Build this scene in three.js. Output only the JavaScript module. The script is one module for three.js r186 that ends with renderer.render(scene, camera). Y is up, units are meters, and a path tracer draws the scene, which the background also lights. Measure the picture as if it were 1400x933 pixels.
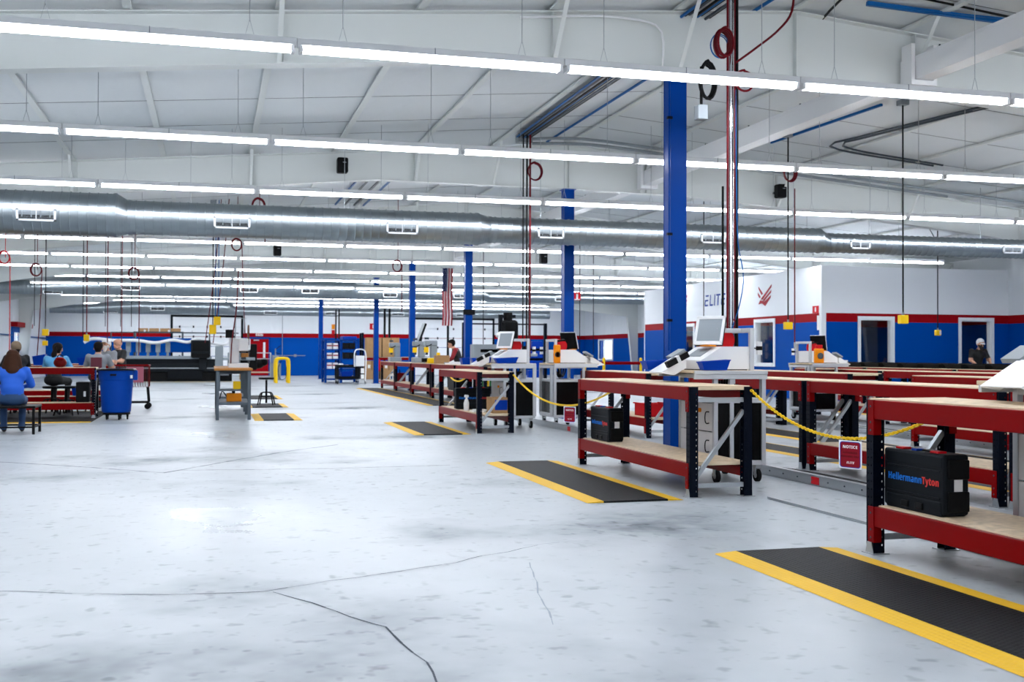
import * as THREE from 'three';
import { RoundedBoxGeometry } from 'three/addons/geometries/RoundedBoxGeometry.js';
import { mergeGeometries } from 'three/addons/utils/BufferGeometryUtils.js';
import { MarchingCubes } from 'three/addons/objects/MarchingCubes.js';
import { RectAreaLightUniformsLib } from 'three/addons/lights/RectAreaLightUniformsLib.js';
import { FontLoader } from 'three/addons/loaders/FontLoader.js';
import { TextGeometry } from 'three/addons/geometries/TextGeometry.js';

// ---------------------------------------------------------------- camera, light, exposure
// World: x runs across the hall, y up, and "d" below is the distance down the hall (z = -d).
const scene = new THREE.Scene();
const camera = new THREE.PerspectiveCamera(34.34, 1400 / 933, 0.05, 200);
camera.position.set(0, 1.25, 0);
camera.rotation.order = 'YXZ';
camera.rotation.set(0.0122, -0.2655, 0.003);
camera.focus = 8; camera.userData.fStop = 4.5;
const renderer = new THREE.WebGLRenderer({ antialias: true });
renderer.toneMapping = THREE.LinearToneMapping;
renderer.toneMappingExposure = 1.98;
renderer.shadowMap.enabled = true;
scene.background = new THREE.Color(0.75, 0.85, 0.95); // overcast daylight outside the few windows
RectAreaLightUniformsLib.init();

// strip lights: one long soft source per row of fittings (rows 4.375 m apart)
const ROWS = [], ROW_Y = 3.9, FIX = 2.44, FIX_X0 = -6.62, FIX_N = 11;
for (let k = -3; k < 13; k++) ROWS.push(9.76 + 4.375 * k);
const LIGHT = { tube: 16, panel: 10, color: 0xf3f7ff };
for (const d of ROWS) {
  const l = new THREE.RectAreaLight(LIGHT.color, LIGHT.panel, FIX * FIX_N, 0.055);
  l.position.set(FIX_X0 + FIX * FIX_N / 2, ROW_Y - 0.024, -d);
  l.lookAt(FIX_X0 + FIX * FIX_N / 2, 0, -d);
  scene.add(l);
}

// ---------------------------------------------------------------- helpers
let seed = 7;
const rnd = () => { seed = (seed * 16807) % 2147483647; return seed / 2147483647; };
const V = (x, y, d) => new THREE.Vector3(x, y, -d);
const taken = {};
function numbered(n) { const k = taken[n] = (taken[n] ?? -1) + 1; return k ? `${n}_${String(k).padStart(3, '0')}` : n; }
function clean(g) {
  if (g.index) g = g.toNonIndexed();
  for (const k of Object.keys(g.attributes)) if (!['position', 'normal', 'uv'].includes(k)) g.deleteAttribute(k);
  if (!g.attributes.uv) g.setAttribute('uv', new THREE.BufferAttribute(new Float32Array(g.attributes.position.count * 2), 2));
  return g;
}
const join = (gs) => { gs = [].concat(gs); return gs.length === 1 ? clean(gs[0]) : mergeGeometries(gs.map(clean)); };
function bx(x0, x1, y0, y1, d0, d1) {
  const w = Math.abs(x1 - x0), h = Math.abs(y1 - y0), l = Math.abs(d1 - d0);
  const g = new THREE.BoxGeometry(w, h, l), uv = g.attributes.uv;
  for (let i = 0; i < 24; i++) { const f = i >> 2, su = f < 2 ? l : w, sv = f === 2 || f === 3 ? l : h; uv.setXY(i, uv.getX(i) * su, uv.getY(i) * sv); }
  return g.translate((x0 + x1) / 2, (y0 + y1) / 2, -(d0 + d1) / 2);
}
function rb(x0, x1, y0, y1, d0, d1, r = 0.01, s = 2) {
  const w = Math.abs(x1 - x0), h = Math.abs(y1 - y0), l = Math.abs(d1 - d0);
  return new RoundedBoxGeometry(w, h, l, s, Math.min(r, w / 2.01, h / 2.01, l / 2.01)).translate((x0 + x1) / 2, (y0 + y1) / 2, -(d0 + d1) / 2);
}
function cy(r, h, x, y, d, ax = 'y', seg = 16, r2 = r, open = false) { // centred; ax = axis
  const g = new THREE.CylinderGeometry(r2, r, h, seg, 1, open);
  if (ax === 'x') g.rotateZ(Math.PI / 2); if (ax === 'd') g.rotateX(Math.PI / 2);
  return g.translate(x, y, -d);
}
function bar(a, b, w, h = w) {
  const p = V(...a), q = V(...b), L = p.distanceTo(q), g = new THREE.BoxGeometry(w, h, L), m = new THREE.Object3D();
  m.position.copy(p).add(q).multiplyScalar(0.5); m.lookAt(q); m.updateMatrix();
  return g.applyMatrix4(m.matrix);
}
function tube(pts, r, seg = 24, rad = 6, closed = false) {
  return new THREE.TubeGeometry(new THREE.CatmullRomCurve3(pts.map(p => V(...p)), closed, 'centripetal'), seg, r, rad, closed);
}
const ball = (r, x, y, d, sx = 1, sy = 1, sz = 1, a = 14, b = 10) => new THREE.SphereGeometry(r, a, b).scale(sx, sy, sz).translate(x, y, -d);
const lathe = (pts, x, y, d, seg = 32) => new THREE.LatheGeometry(pts.map(p => new THREE.Vector2(...p)), seg).translate(x, y, -d);
const shp = (pts) => new THREE.Shape(pts.map(p => new THREE.Vector2(...p)));
// polygon (x, y) extruded along d from d0 to d1
const ex = (pts, d0, d1, holes = []) => { const s = shp(pts); holes.forEach(h => s.holes.push(new THREE.Path(h.map(p => new THREE.Vector2(...p))))); return new THREE.ExtrudeGeometry(s, { depth: d1 - d0, bevelEnabled: false }).translate(0, 0, -d1); };
// polygon (d, y) extruded along x from x0 to x1
const exX = (pts, x0, x1) => new THREE.ExtrudeGeometry(shp(pts), { depth: x1 - x0, bevelEnabled: false }).rotateY(Math.PI / 2).translate(x0, 0, 0);
// polygon (x, d) extruded upwards from y0 to y1
const exY = (pts, y0, y1) => new THREE.ExtrudeGeometry(shp(pts), { depth: y1 - y0, bevelEnabled: false }).rotateX(-Math.PI / 2).translate(0, y0, 0);

function mesh(name, geos, mat, parent = scene) {
  const m = new THREE.Mesh(join(geos), mat); m.name = parent === scene ? numbered(name) : name;
  m.castShadow = m.receiveShadow = true; parent.add(m);
  if (parent.userData.base) { const b = parent.userData.base; m.geometry.translate(-b.x, -b.y, -b.z); }
  return m;
}
const bases = new WeakMap();
function part(name, geos, mat, parent) { // geometry in world coordinates, parent anywhere below a thing
  const m = new THREE.Mesh(join(geos), mat); m.name = name; m.castShadow = m.receiveShadow = true;
  const b = bases.get(parent); if (b) { m.geometry.translate(-b.x, -b.y, -b.z); bases.set(m, b); }
  parent.add(m); return m;
}
function thing(name, label, category, at = [0, 0, 0], group) {
  const o = new THREE.Group(); o.name = numbered(name); o.position.copy(V(...at)); scene.add(o);
  o.userData = { label, category }; if (group) o.userData.group = group;
  bases.set(o, o.position.clone()); return o;
}
function solo(name, geos, mat, label, category, at, group) { // a thing that is one mesh, origin at its base
  const m = new THREE.Mesh(join(geos), mat); m.name = numbered(name); m.castShadow = m.receiveShadow = true;
  const p = V(...at); m.geometry.translate(-p.x, -p.y, -p.z); m.position.copy(p); scene.add(m);
  m.userData = { label, category }; if (group) m.userData.group = group; bases.set(m, p); return m;
}
function copy(o, dx, dy, dd, label, turn = 0) { // moved copy of a thing with its parts
  const c = o.clone(); c.name = numbered(o.name.replace(/_\d{3}$/, '')); c.position.add(V(dx, dy, dd)); c.rotation.y += turn;
  c.userData = { ...o.userData }; if (label) c.userData.label = label; scene.add(c); return c;
}
function struct(name, geos, mat, parent = scene) {
  const m = new THREE.Mesh(join(geos), mat); m.name = name; m.castShadow = m.receiveShadow = true; parent.add(m);
  if (parent === scene) m.userData.kind = 'structure'; return m;
}

// ---------------------------------------------------------------- textures and materials
function lattice(n, s) { const a = new Float32Array(n * n); let q = s; for (let i = 0; i < a.length; i++) { q = (q * 16807) % 2147483647; a[i] = q / 2147483647; } return a; }
function tileNoise(s) { // periodic value noise on [0,1)^2 at any whole frequency up to 256
  const n = 256, a = lattice(n, s);
  return (u, v, f) => {
    const x = u * f, y = v * f, i = Math.floor(x), j = Math.floor(y), fx = x - i, fy = y - j, sx = fx * fx * (3 - 2 * fx), sy = fy * fy * (3 - 2 * fy);
    const g = (p, q) => a[((((q % f) + f) % f) % n) * n + ((((p % f) + f) % f) % n)];
    return (g(i, j) * (1 - sx) + g(i + 1, j) * sx) * (1 - sy) + (g(i, j + 1) * (1 - sx) + g(i + 1, j + 1) * sx) * sy;
  };
}
function dataTex(w, h, fn, srgb, rx = 1, ry = 1) {
  const a = new Uint8Array(w * h * 4);
  for (let j = 0; j < h; j++) for (let i = 0; i < w; i++) { const c = fn(i / w, j / h, i, j), o = (j * w + i) * 4, q = rnd(); a[o] = c[0] + q; a[o + 1] = c[1] + q; a[o + 2] = c[2] + q; a[o + 3] = 255; }
  const t = new THREE.DataTexture(a, w, h); t.wrapS = t.wrapT = THREE.RepeatWrapping; t.magFilter = THREE.LinearFilter; t.minFilter = THREE.LinearMipmapLinearFilter; t.generateMipmaps = true;
  if (srgb) t.colorSpace = THREE.SRGBColorSpace; t.repeat.set(rx, ry); t.needsUpdate = true; return t;
}
const cl = (v) => Math.max(0, Math.min(254, v));
const g3 = (v) => [cl(v), cl(v), cl(v)];
const nA = tileNoise(13), nB = tileNoise(23), nC = tileNoise(57);
const fbm = (n, u, v, f, o = 4) => { let s = 0, a = 0.5; for (let k = 0; k < o; k++) { s += a * n(u, v, f); a *= 0.5; f *= 2; } return s / (1 - Math.pow(0.5, o)); };
// painted concrete: tile of 9 m; scuffs, worn patches, small chips
const floorMask = (u, v) => {
  const big = fbm(nA, u, v, 4, 5), streak = fbm(nB, u, v * 0.25 + 0.1, 16, 4);
  const patch = Math.max(0, fbm(nB, u, v, 6, 6) - 0.5) * 5, fine = fbm(nC, u, v, 40, 3);
  const chips = Math.max(0, fbm(nC, u, v, 96, 3) - 0.7) * 8 * (0.35 + big) + Math.max(0, fbm(nA, u, v, 150, 2) - 0.74) * 3;
  return [big, streak, patch * fine, chips, fine];
};
const floorMap = dataTex(2048, 2048, (u, v) => {
  const [b, s, p, c, f] = floorMask(u, v), t = 168 + (b - 0.5) * 18 + (f - 0.5) * 8 - p * (22 + 34 * fbm(nC, u, v, 110, 2)) - Math.min(1, c) * 30;
  return [cl(t - 6), cl(t + 0.5), cl(t + 5)];
}, true, 1 / 9, 1 / 9);
const floorRough = dataTex(1024, 1024, (u, v) => { const [b, s, p, c, f] = floorMask(u, v); return g3(58 + b * 62 + p * 70); }, false, 1 / 9, 1 / 9);
const woodTex = (r, g, b, k) => dataTex(512, 512, (u, v) => {
  const w = fbm(nA, u, v, 3, 3) * 3, ring = Math.sin((v * 26 + w * 2.2 + fbm(nB, u, v * 4, 8, 3) * 1.5) * 6.283) * 0.5 + 0.5, gr = nC(u * 0.1, v, 200);
  const t = 1 - k * (0.55 * ring * fbm(nB, u, v, 5, 3) + 0.35 * gr); return [cl(r * t), cl(g * t), cl(b * t)];
}, true, 0.8, 0.8);
const plyTex = woodTex(226, 204, 172, 0.28);
const vinylBump = dataTex(512, 512, (u, v) => g3(255 * (0.6 * fbm(nA, u, v, 3, 4) + 0.4 * fbm(nB, u * 2 % 1, v, 6, 4))), false, 0.25, 0.25);
const drapeBump = dataTex(512, 512, (u, v) => g3(255 * (0.75 * fbm(nA, u, v * 0.25, 12, 3) + 0.25 * fbm(nB, u, v, 10, 3))), false, 0.2, 0.2);
const galvTex = dataTex(256, 256, (u, v) => g3(215 + (fbm(nA, u, v, 24, 3) - 0.5) * 22), true, 1.2, 1.2);
const galvRough = dataTex(256, 256, (u, v) => g3(88 + (fbm(nB, u, v, 16, 3) - 0.5) * 24), false, 1.2, 1.2);
const foamTex = dataTex(128, 128, (u, v) => { const a = (u * 8) % 1, b = (v * 8 + (Math.floor(u * 8) % 2) * 0.5) % 1, r = Math.hypot(a - 0.5, b - 0.5); return g3(255 * Math.max(0, 1 - r * 2.2)); }, false, 4, 4);
const cardTex = dataTex(256, 256, (u, v) => { const t = 1 - 0.1 * fbm(nA, u, v, 8, 4) - 0.05 * nC(u, v, 200); return [188 * t, 148 * t, 104 * t]; }, true, 1, 1);

const M = (c, r = 0.5, o = {}) => new THREE.MeshPhysicalMaterial({ color: c, roughness: r, specularIntensity: 0.25, ...o });
function parts(name, geos, m, parent) { for (const g of geos) part(name, g, m, parent); }
const mat = {
  floor: new THREE.MeshPhysicalMaterial({ color: 0xffffff, map: floorMap, roughness: 1, roughnessMap: floorRough, specularIntensity: 0.3 }),
  crack: M(0x4a5058, 0.9), joint: M(0x8d959d, 0.7),
  vinyl: M(0xd3d8da, 0.45, { bumpMap: vinylBump, bumpScale: 0.03 }), drape: M(0xdfe3e6, 0.42, { bumpMap: drapeBump, bumpScale: 0.05 }),
  steelWhite: M(0xd2d6d4, 0.42), seam: M(0x53575a, 0.8), white: M(0xe6e7e8, 0.4), whiteGloss: M(0xf0f1f2, 0.25), trimWhite: M(0xe9ecee, 0.35),
  wallBlue: M(0x0049a0, 0.45, { specularIntensity: 0.07 }), wallRed: M(0x960a14, 0.45, { specularIntensity: 0.08 }), wallWhite: M(0xe9ecef, 0.55), wallGrey: M(0xb7bcc2, 0.6),
  blue: M(0x003a8c, 0.3, { specularIntensity: 0.12 }), navy: M(0x040a18, 0.4, { specularIntensity: 0.15 }), red: M(0x800003, 0.38, { specularIntensity: 0.15 }), redDark: M(0x620509, 0.4), redBright: M(0xc8141d, 0.4), redOld: M(0x9a4149, 0.5),
  galv: new THREE.MeshStandardMaterial({ color: 0xb9c3c8, metalness: 1, map: galvTex, roughness: 1, roughnessMap: galvRough }),
  zinc: M(0xa9aeb2, 0.38, { metalness: 0.75 }), alu: M(0xc3c6c9, 0.36, { metalness: 0.6 }), chrome: M(0xd9dcdf, 0.18, { metalness: 1 }), steelDark: M(0x4a5157, 0.4, { metalness: 0.5 }),
  black: M(0x08090b, 0.5), blackGloss: M(0x050607, 0.22), rubber: M(0x0c0d0e, 0.75), charcoal: M(0x11151a, 0.5, { specularIntensity: 0.18 }), greyPaint: M(0x566068, 0.45), grey: M(0x8d9499, 0.5),
  machine: M(0x12181d, 0.4), machineGrey: M(0x8f989e, 0.4),
  foam: M(0x131517, 0.6, { bumpMap: foamTex, bumpScale: 0.004 }), matYellow: M(0xdcae2c, 0.55, { bumpMap: foamTex, bumpScale: 0.002 }), yellow: M(0xf0c51c, 0.42), orange: M(0xe98a12, 0.45),
  ply: M(0xffffff, 0.6, { map: plyTex }), wood: M(0xc9995f, 0.5, { map: plyTex }), card: M(0xffffff, 0.8, { map: cardTex }), cardEdge: M(0x8d6a45, 0.8),
  binBlue: M(0x0038a4, 0.35), trash: M(0x003c96, 0.42), hoseRed: M(0x64101a, 0.4), hoseBlue: M(0x0e5a9c, 0.4), hoseBlack: M(0x0a0b0c, 0.5),
  glass: new THREE.MeshPhysicalMaterial({ color: 0xffffff, transmission: 1, roughness: 0.03, thickness: 0, ior: 1.5 }),
  screen: M(0x8b949b, 0.16), screenDark: M(0x0a0b0d, 0.12), paper: M(0xeeeeea, 0.8), tape: M(0xd8dadc, 0.5),
  tubeLit: new THREE.MeshStandardMaterial({ color: 0xffffff, emissive: LIGHT.color, emissiveIntensity: LIGHT.tube, roughness: 0.4 }),
  green: M(0x2f7a37, 0.6),
};
const font = await new FontLoader().loadAsync('fonts/droid/droid_sans_bold.typeface.json');
function text(s, size, depth = 0.002) { const g = new TextGeometry(s, { font, size, depth, curveSegments: 3, bevelEnabled: false }); g.computeBoundingBox(); return g; }

// ---------------------------------------------------------------- the hall
const XL = -8.7, XR = 22.2, DB = 64.5, DF = -7, RIDGE = 6.76, roofY = (x) => 5.45 - 0.0833 * Math.abs(x - RIDGE);
const floor = struct('floor', (() => { const g = new THREE.PlaneGeometry(XR - XL + 0.6, DB - DF + 0.6, 1, 1).rotateX(-Math.PI / 2).translate((XL + XR) / 2, 0, -(DB + DF) / 2); const p = g.attributes.position, uv = g.attributes.uv; for (let i = 0; i < 4; i++) uv.setXY(i, p.getX(i), -p.getZ(i)); return [g, bx(XL - 0.3, XR + 0.3, -0.3, -0.001, DF - 0.3, DB + 0.3)]; })(), mat.floor);
function ribbon(pts, w, y, jit = 0.02) { // a narrow irregular crack lying in the floor
  const P = []; for (let i = 0; i < pts.length - 1; i++) { const [a, b] = pts[i], [c, e] = pts[i + 1], n = Math.max(2, Math.round(Math.hypot(c - a, e - b) / 0.14)); for (let k = 0; k < n; k++) P.push([a + (c - a) * k / n + (rnd() - 0.5) * jit, b + (e - b) * k / n + (rnd() - 0.5) * jit]); } P.push(pts[pts.length - 1]);
  const pos = [], uv = [];
  for (let i = 0; i < P.length - 1; i++) {
    const [a, b] = P[i], [c, e] = P[i + 1], L = Math.hypot(c - a, e - b), nx = -(e - b) / L * w, nd = (c - a) / L * w, k0 = 0.5 + rnd() * 0.9, q = [[a - nx * k0, b - nd * k0], [c - nx * k0, e - nd * k0], [c + nx * k0, e + nd * k0], [a + nx * k0, b + nd * k0]];
    for (const t of [0, 1, 2, 0, 2, 3]) { pos.push(q[t][0], y, -q[t][1]); uv.push(0, 0); }
  }
  const g = new THREE.BufferGeometry(); g.setAttribute('position', new THREE.Float32BufferAttribute(pos, 3)); g.setAttribute('uv', new THREE.Float32BufferAttribute(uv, 2)); g.setAttribute('normal', new THREE.Float32BufferAttribute(pos.map((_, i) => i % 3 === 1 ? 1 : 0), 3)); return g;
}
const cracks = [[[-2.33, 13.76], [-1.47, 13.05], [-0.84, 12.46], [-0.47, 12.11], [-0.31, 12.37], [0.3, 13.41], [1.01, 14.51], [1.68, 15.3]] , [[-0.31, 12.33], [0.47, 12.22], [1.24, 12.15], [2.6, 12.2]] , [[-1.06, 6.31], [-0.69, 6.15], [-0.32, 6.03], [0.05, 5.96], [0.29, 5.96], [0.63, 6.14], [1.07, 6.32], [1.43, 6.49], [1.63, 6.68], [1.82, 6.76], [2.07, 6.95]] , [[0.31, 5.93], [0.49, 5.62], [0.7, 5.17], [0.77, 5.04], [0.8, 4.74], [0.84, 4.42], [0.84, 4.16], [0.82, 3.91]] , [[-2.24, 18.93], [-0.41, 17.38], [1.31, 15.84]] , [[1.97, 6.95], [2.24, 7.02]] , [[1.85, 6.38], [1.63, 5.41], [1.53, 4.89]] , [[-3.74, 22.03], [-2.12, 21.01]] , [[-1.86, 12.45], [-0.47, 12.18]]];
cracks.forEach((c, i) => struct(i === 4 || i === 7 || i === 8 ? 'floor_joint' : 'crack', ribbon(c, [0.011, 0.01, 0.0035, 0.0045, 0.007, 0.004, 0.004, 0.008, 0.006][i], 0.0012), i === 0 || i === 1 || i === 2 || i === 3 ? mat.crack : mat.joint, floor));

// roof: two slopes of white faced insulation on purlins
const slab = (x0, x1) => ex([[x0, roofY(x0)], [x1, roofY(x1)], [x1, roofY(x1) + 0.2], [x0, roofY(x0) + 0.2]], DF - 0.3, DB + 0.3);
function planar(g, s = 1) { const p = g.attributes.position, uv = g.attributes.uv; for (let i = 0; i < p.count; i++) uv.setXY(i, p.getX(i) * s, p.getZ(i) * s); return g; }
const ceiling = struct('ceiling', [planar(slab(XL - 0.3, RIDGE)), planar(slab(RIDGE, XR + 0.3))], mat.vinyl);
for (let k = -4; k < 16; k++) { const x = -2.37 + 1.52 * k; if (x < XL + 0.3 || x > XR - 0.3) continue; const y = roofY(x); struct('purlin', [bx(x - 0.045, x + 0.045, y - 0.05, y - 0.02, DF, DB - 0.02), bx(x - 0.012, x + 0.02, y - 0.03, y + 0.02, DF, DB - 0.02)], mat.steelWhite, ceiling); }
for (let d = 4.6; d < 40; d += 1.82) { const off = (Math.round(d * 10) % 3) * 0.4; for (const [a, b] of [[XL, RIDGE], [RIDGE, XR]]) struct('insulation_seam', ex([[a, roofY(a) - 0.003], [b, roofY(b) - 0.003], [b, roofY(b) + 0.01], [a, roofY(a) + 0.01]], d + off, d + off + 0.012), mat.seam, ceiling); }

// walls
const gableY = (x) => roofY(x) + 0.02;
function bands(name, box, top) { // [x0,x1,d0,d1] slab: blue below, red band, white above
  const [x0, x1, d0, d1] = box, w = struct(name, bx(x0, x1, 0, 2.18, d0, d1), mat.wallBlue);
  struct('red_band', bx(x0, x1, 2.18, 2.42, d0, d1), mat.wallRed, w);
  return w;
}
const wallBack = struct('wall_back', ex([[XL - 0.3, 0], [XR + 0.3, 0], [XR + 0.3, 2.18], [XL - 0.3, 2.18]], DB, DB + 0.3), mat.wallBlue);
struct('red_band', bx(XL, XR, 2.18, 2.42, DB - 0.02, DB + 0.28), mat.wallRed, wallBack);
struct('insulation_facing', (() => { const g = ex([[XL - 0.3, 2.42], [XR + 0.3, 2.42], [XR + 0.3, gableY(XR)], [RIDGE, gableY(RIDGE)], [XL - 0.3, gableY(XL)]], DB - 0.01, DB + 0.3); const p = g.attributes.position, uv = g.attributes.uv; for (let i = 0; i < p.count; i++) uv.setXY(i, p.getX(i), p.getY(i)); return g; })(), mat.drape, wallBack);
// right wall with a daylight window, left wall with a glazed door unit
const wallRight = struct('wall_right', [bx(XR, XR + 0.3, 0, 2.18, DF, 59.62), bx(XR, XR + 0.3, 0, 2.18, 61.92, DB), bx(XR, XR + 0.3, 0, 1.0, 59.62, 61.92), bx(XR, XR + 0.3, 2.1, 2.18, 59.62, 61.92)], mat.wallBlue);
struct('red_band', bx(XR - 0.02, XR + 0.28, 2.18, 2.42, DF, DB), mat.wallRed, wallRight);
struct('insulation_facing', bx(XR - 0.01, XR + 0.3, 2.42, 4.4, DF, DB), mat.drape, wallRight);
const dayWin = struct('window_9', [bx(XR - 0.04, XR + 0.05, 0.92, 1.0, 59.54, 62), bx(XR - 0.04, XR + 0.05, 2.1, 2.17, 59.54, 62), bx(XR - 0.04, XR + 0.05, 1.0, 2.1, 59.54, 59.62), bx(XR - 0.04, XR + 0.05, 1.0, 2.1, 61.92, 62), bx(XR - 0.02, XR + 0.05, 1.0, 2.1, 61.1, 61.18)], mat.trimWhite);
struct('pane', bx(XR + 0.06, XR + 0.064, 1.0, 2.1, 59.62, 61.12), mat.glass, dayWin); struct('pane', bx(XR + 0.06, XR + 0.064, 1.0, 2.1, 61.16, 61.92), mat.glass, dayWin);
struct('wall_left', [bx(XL - 0.3, XL, 0, 4.4, DF - 0.3, 54.2), bx(XL - 0.3, XL, 0, 4.4, 57.4, DB + 0.3), bx(XL - 0.3, XL, 0, 1.35, 54.2, 57.4), bx(XL - 0.3, XL, 2.2, 4.4, 54.2, 57.4)], mat.drape);
const doorL = struct('door_4', [bx(XL, XL + 0.06, 0, 1.35, 53.7, 57.9), bx(XL, XL + 0.06, 2.2, 2.44, 53.7, 57.9), bx(XL, XL + 0.06, 1.35, 2.2, 53.7, 54.25), bx(XL, XL + 0.06, 1.35, 2.2, 57.35, 57.9), bx(XL, XL + 0.06, 1.35, 2.2, 55.75, 55.95)], mat.wallBlue);
struct('valance', rb(XL, XL + 0.3, 2.44, 2.66, 53.6, 58, 0.02, 1), mat.wallRed, doorL); struct('pane', bx(XL - 0.1, XL - 0.096, 1.35, 2.2, 54.2, 55.8), mat.glass, doorL); struct('pane', bx(XL - 0.1, XL - 0.096, 1.35, 2.2, 55.9, 57.4), mat.glass, doorL);
struct('wall_front', ex([[XL - 0.3, 0], [XR + 0.3, 0], [XR + 0.3, gableY(XR)], [RIDGE, gableY(RIDGE)], [XL - 0.3, gableY(XL)]], DF - 0.3, DF), mat.wallWhite);

// doors in the back wall
function panelDoor(name, x0, x1, top, n) {
  const o = struct(name, [bx(x0 - 0.12, x0, 0, top + 0.12, DB - 0.1, DB - 0.02), bx(x1, x1 + 0.12, 0, top + 0.12, DB - 0.1, DB - 0.02), bx(x0, x1, top, top + 0.12, DB - 0.1, DB - 0.02)], mat.charcoal);
  for (let k = 0; k < n; k++) { struct('door_panel', rb(x0, x1, top * k / n + 0.012, top * (k + 1) / n - 0.012, DB - 0.085, DB - 0.04, 0.01, 1), mat.wallWhite, o); if (k) for (let j = 0; j < 5; j++) struct('hinge', bx(x0 + (x1 - x0) * (j + 0.5) / 5 - 0.04, x0 + (x1 - x0) * (j + 0.5) / 5 + 0.04, top * k / n - 0.06, top * k / n + 0.06, DB - 0.1, DB - 0.08), mat.charcoal, o); }
}
panelDoor('door_1', -2.1, 1.6, 3.3, 6); panelDoor('door_2', 11.5, 16.3, 3.3, 6);
const door3 = struct('door_3', [bx(1.98, 2.08, 0, 2.2, DB - 0.1, DB - 0.02), bx(3.14, 3.24, 0, 2.2, DB - 0.1, DB - 0.02), bx(2.08, 3.14, 2.1, 2.2, DB - 0.1, DB - 0.02)], mat.blue);
struct('door_leaf', rb(2.09, 3.13, 0.02, 2.09, DB - 0.08, DB - 0.03, 0.01, 1), mat.wallRed, door3);
struct('door_window', bx(2.83, 2.95, 1.0, 1.9, DB - 0.095, DB - 0.075), mat.white, door3); struct('closer', bx(2.3, 2.6, 1.99, 2.05, DB - 0.15, DB - 0.08), mat.zinc, door3);

// rigid frames: tapered rafters across the hall, wall columns at each side
const soffit = [[-8.05, 3.25], [-5.5, 3.68], [-2.06, 4.06], [2.96, 4.52], [6.76, 4.51], [9.2, 4.46], [13.7, 4.14], [16.85, 3.83], [21.55, 3.3]];
const soff = (x) => { for (let i = 0; i < soffit.length - 1; i++) { const [a, y] = soffit[i], [b, z] = soffit[i + 1]; if (x <= b) return y + (z - y) * (x - a) / (b - a); } return 3.3; };
const RAFT = [11.95, 20.7, 29.45, 38.2, 46.95, 55.7];
const rafterProto = (() => {
  const t = thing('roof_rafter', 'deep white painted steel rafter crossing the hall under the roof', 'beam', [0, 0, 0], 'white steel rafters');
  const top = [[XL + 0.05, roofY(XL) - 0.06], [RIDGE, roofY(RIDGE) - 0.06], [XR - 0.05, roofY(XR) - 0.06]];
  part('web', ex([...soffit, ...top.slice().reverse()], -0.006, 0.006), mat.steelWhite, t);
  const fl = (p, q, up) => ex([[p[0], p[1]], [q[0], q[1]], [q[0], q[1] + up], [p[0], p[1] + up]], -0.1, 0.1);
  part('bottom_flange', soffit.slice(0, -1).map((p, i) => fl(p, soffit[i + 1], 0.016)), mat.steelWhite, t);
  part('top_flange', [fl(top[0], top[1], -0.014), fl(top[1], top[2], -0.014)], mat.steelWhite, t);
  for (const x of [-5.4, -2.3, 0.72, 3.7, 6.76, 8.4, 11.3, 14.3, 17.3]) part('stiffener', bx(x - 0.005, x + 0.005, soff(x) + 0.012, roofY(x) - 0.074, -0.09, 0.09), mat.steelWhite, t);
  for (const x of [-5.41, -2.37, 0.67, 3.71, 5.23, 8.27, 11.31, 14.35, 17.39]) for (const s of [-1, 1]) part('flange_brace', bar([x, soff(x) + 0.02, s * 0.09], [x, roofY(x) - 0.05, s * (0.09 + 0.75 * (roofY(x) - soff(x)))], 0.05, 0.006), mat.steelWhite, t);
  for (const [x, w] of [[XL, 1], [XR, -1]]) part('wall_column', [ex([[x + w * 0.02, 0], [x + w * 0.3, 0], [x + w * 0.65, 3.28], [x + w * 0.65, 3.4], [x + w * 0.02, roofY(x) - 0.08]], -0.008, 0.008), bar([x + w * 0.3, 0, 0], [x + w * 0.65, 3.28, 0], 0.2, 0.014)], mat.steelWhite, t);
  return t;
})();
rafterProto.position.copy(V(0, 0, RAFT[0]));
const raftLabels = ['deep white steel rafter above the first blue column', 'deep white steel rafter just behind the large spiral duct', 'white steel rafter over the column with the black strap box', 'white steel rafter over the column at the cluttered assembly bench', 'white steel rafter over the column by the cardboard boxes', 'white steel rafter between the slim duct and the second duct'];
rafterProto.userData.label = raftLabels[0];
RAFT.slice(1).forEach((d, i) => copy(rafterProto, 0, 0, d - RAFT[0], raftLabels[i + 1]));

// longitudinal box beam hung under the rafters
{
  const t = thing('box_beam', 'long white box beam with bracket plates running down the hall under the rafters', 'beam', [8.36, 4.62, 6]);
  part('beam', [bx(8.24, 8.48, 4.62, 4.66, 4, 38), bx(8.242, 8.28, 4.661, 4.859, 4, 38), bx(8.44, 8.478, 4.661, 4.859, 4, 38), bx(8.24, 8.48, 4.86, 4.9, 4, 38)], mat.white, t);
  for (const d of RAFT.slice(0, 4)) part('bracket', [bx(8.18, 8.23, 4.611, 5.05, d - 0.32, d - 0.12), bx(8.18, 8.54, 4.55, 4.61, d - 0.32, d - 0.12), bx(8.49, 8.54, 4.611, 5.05, d - 0.32, d - 0.12)], mat.white, t);
  for (let d = 8; d < 30; d += 1.6) part('bolt', cy(0.012, 0.03, 8.26, 4.91, d, 'y', 6), mat.steelDark, t);
}

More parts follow.
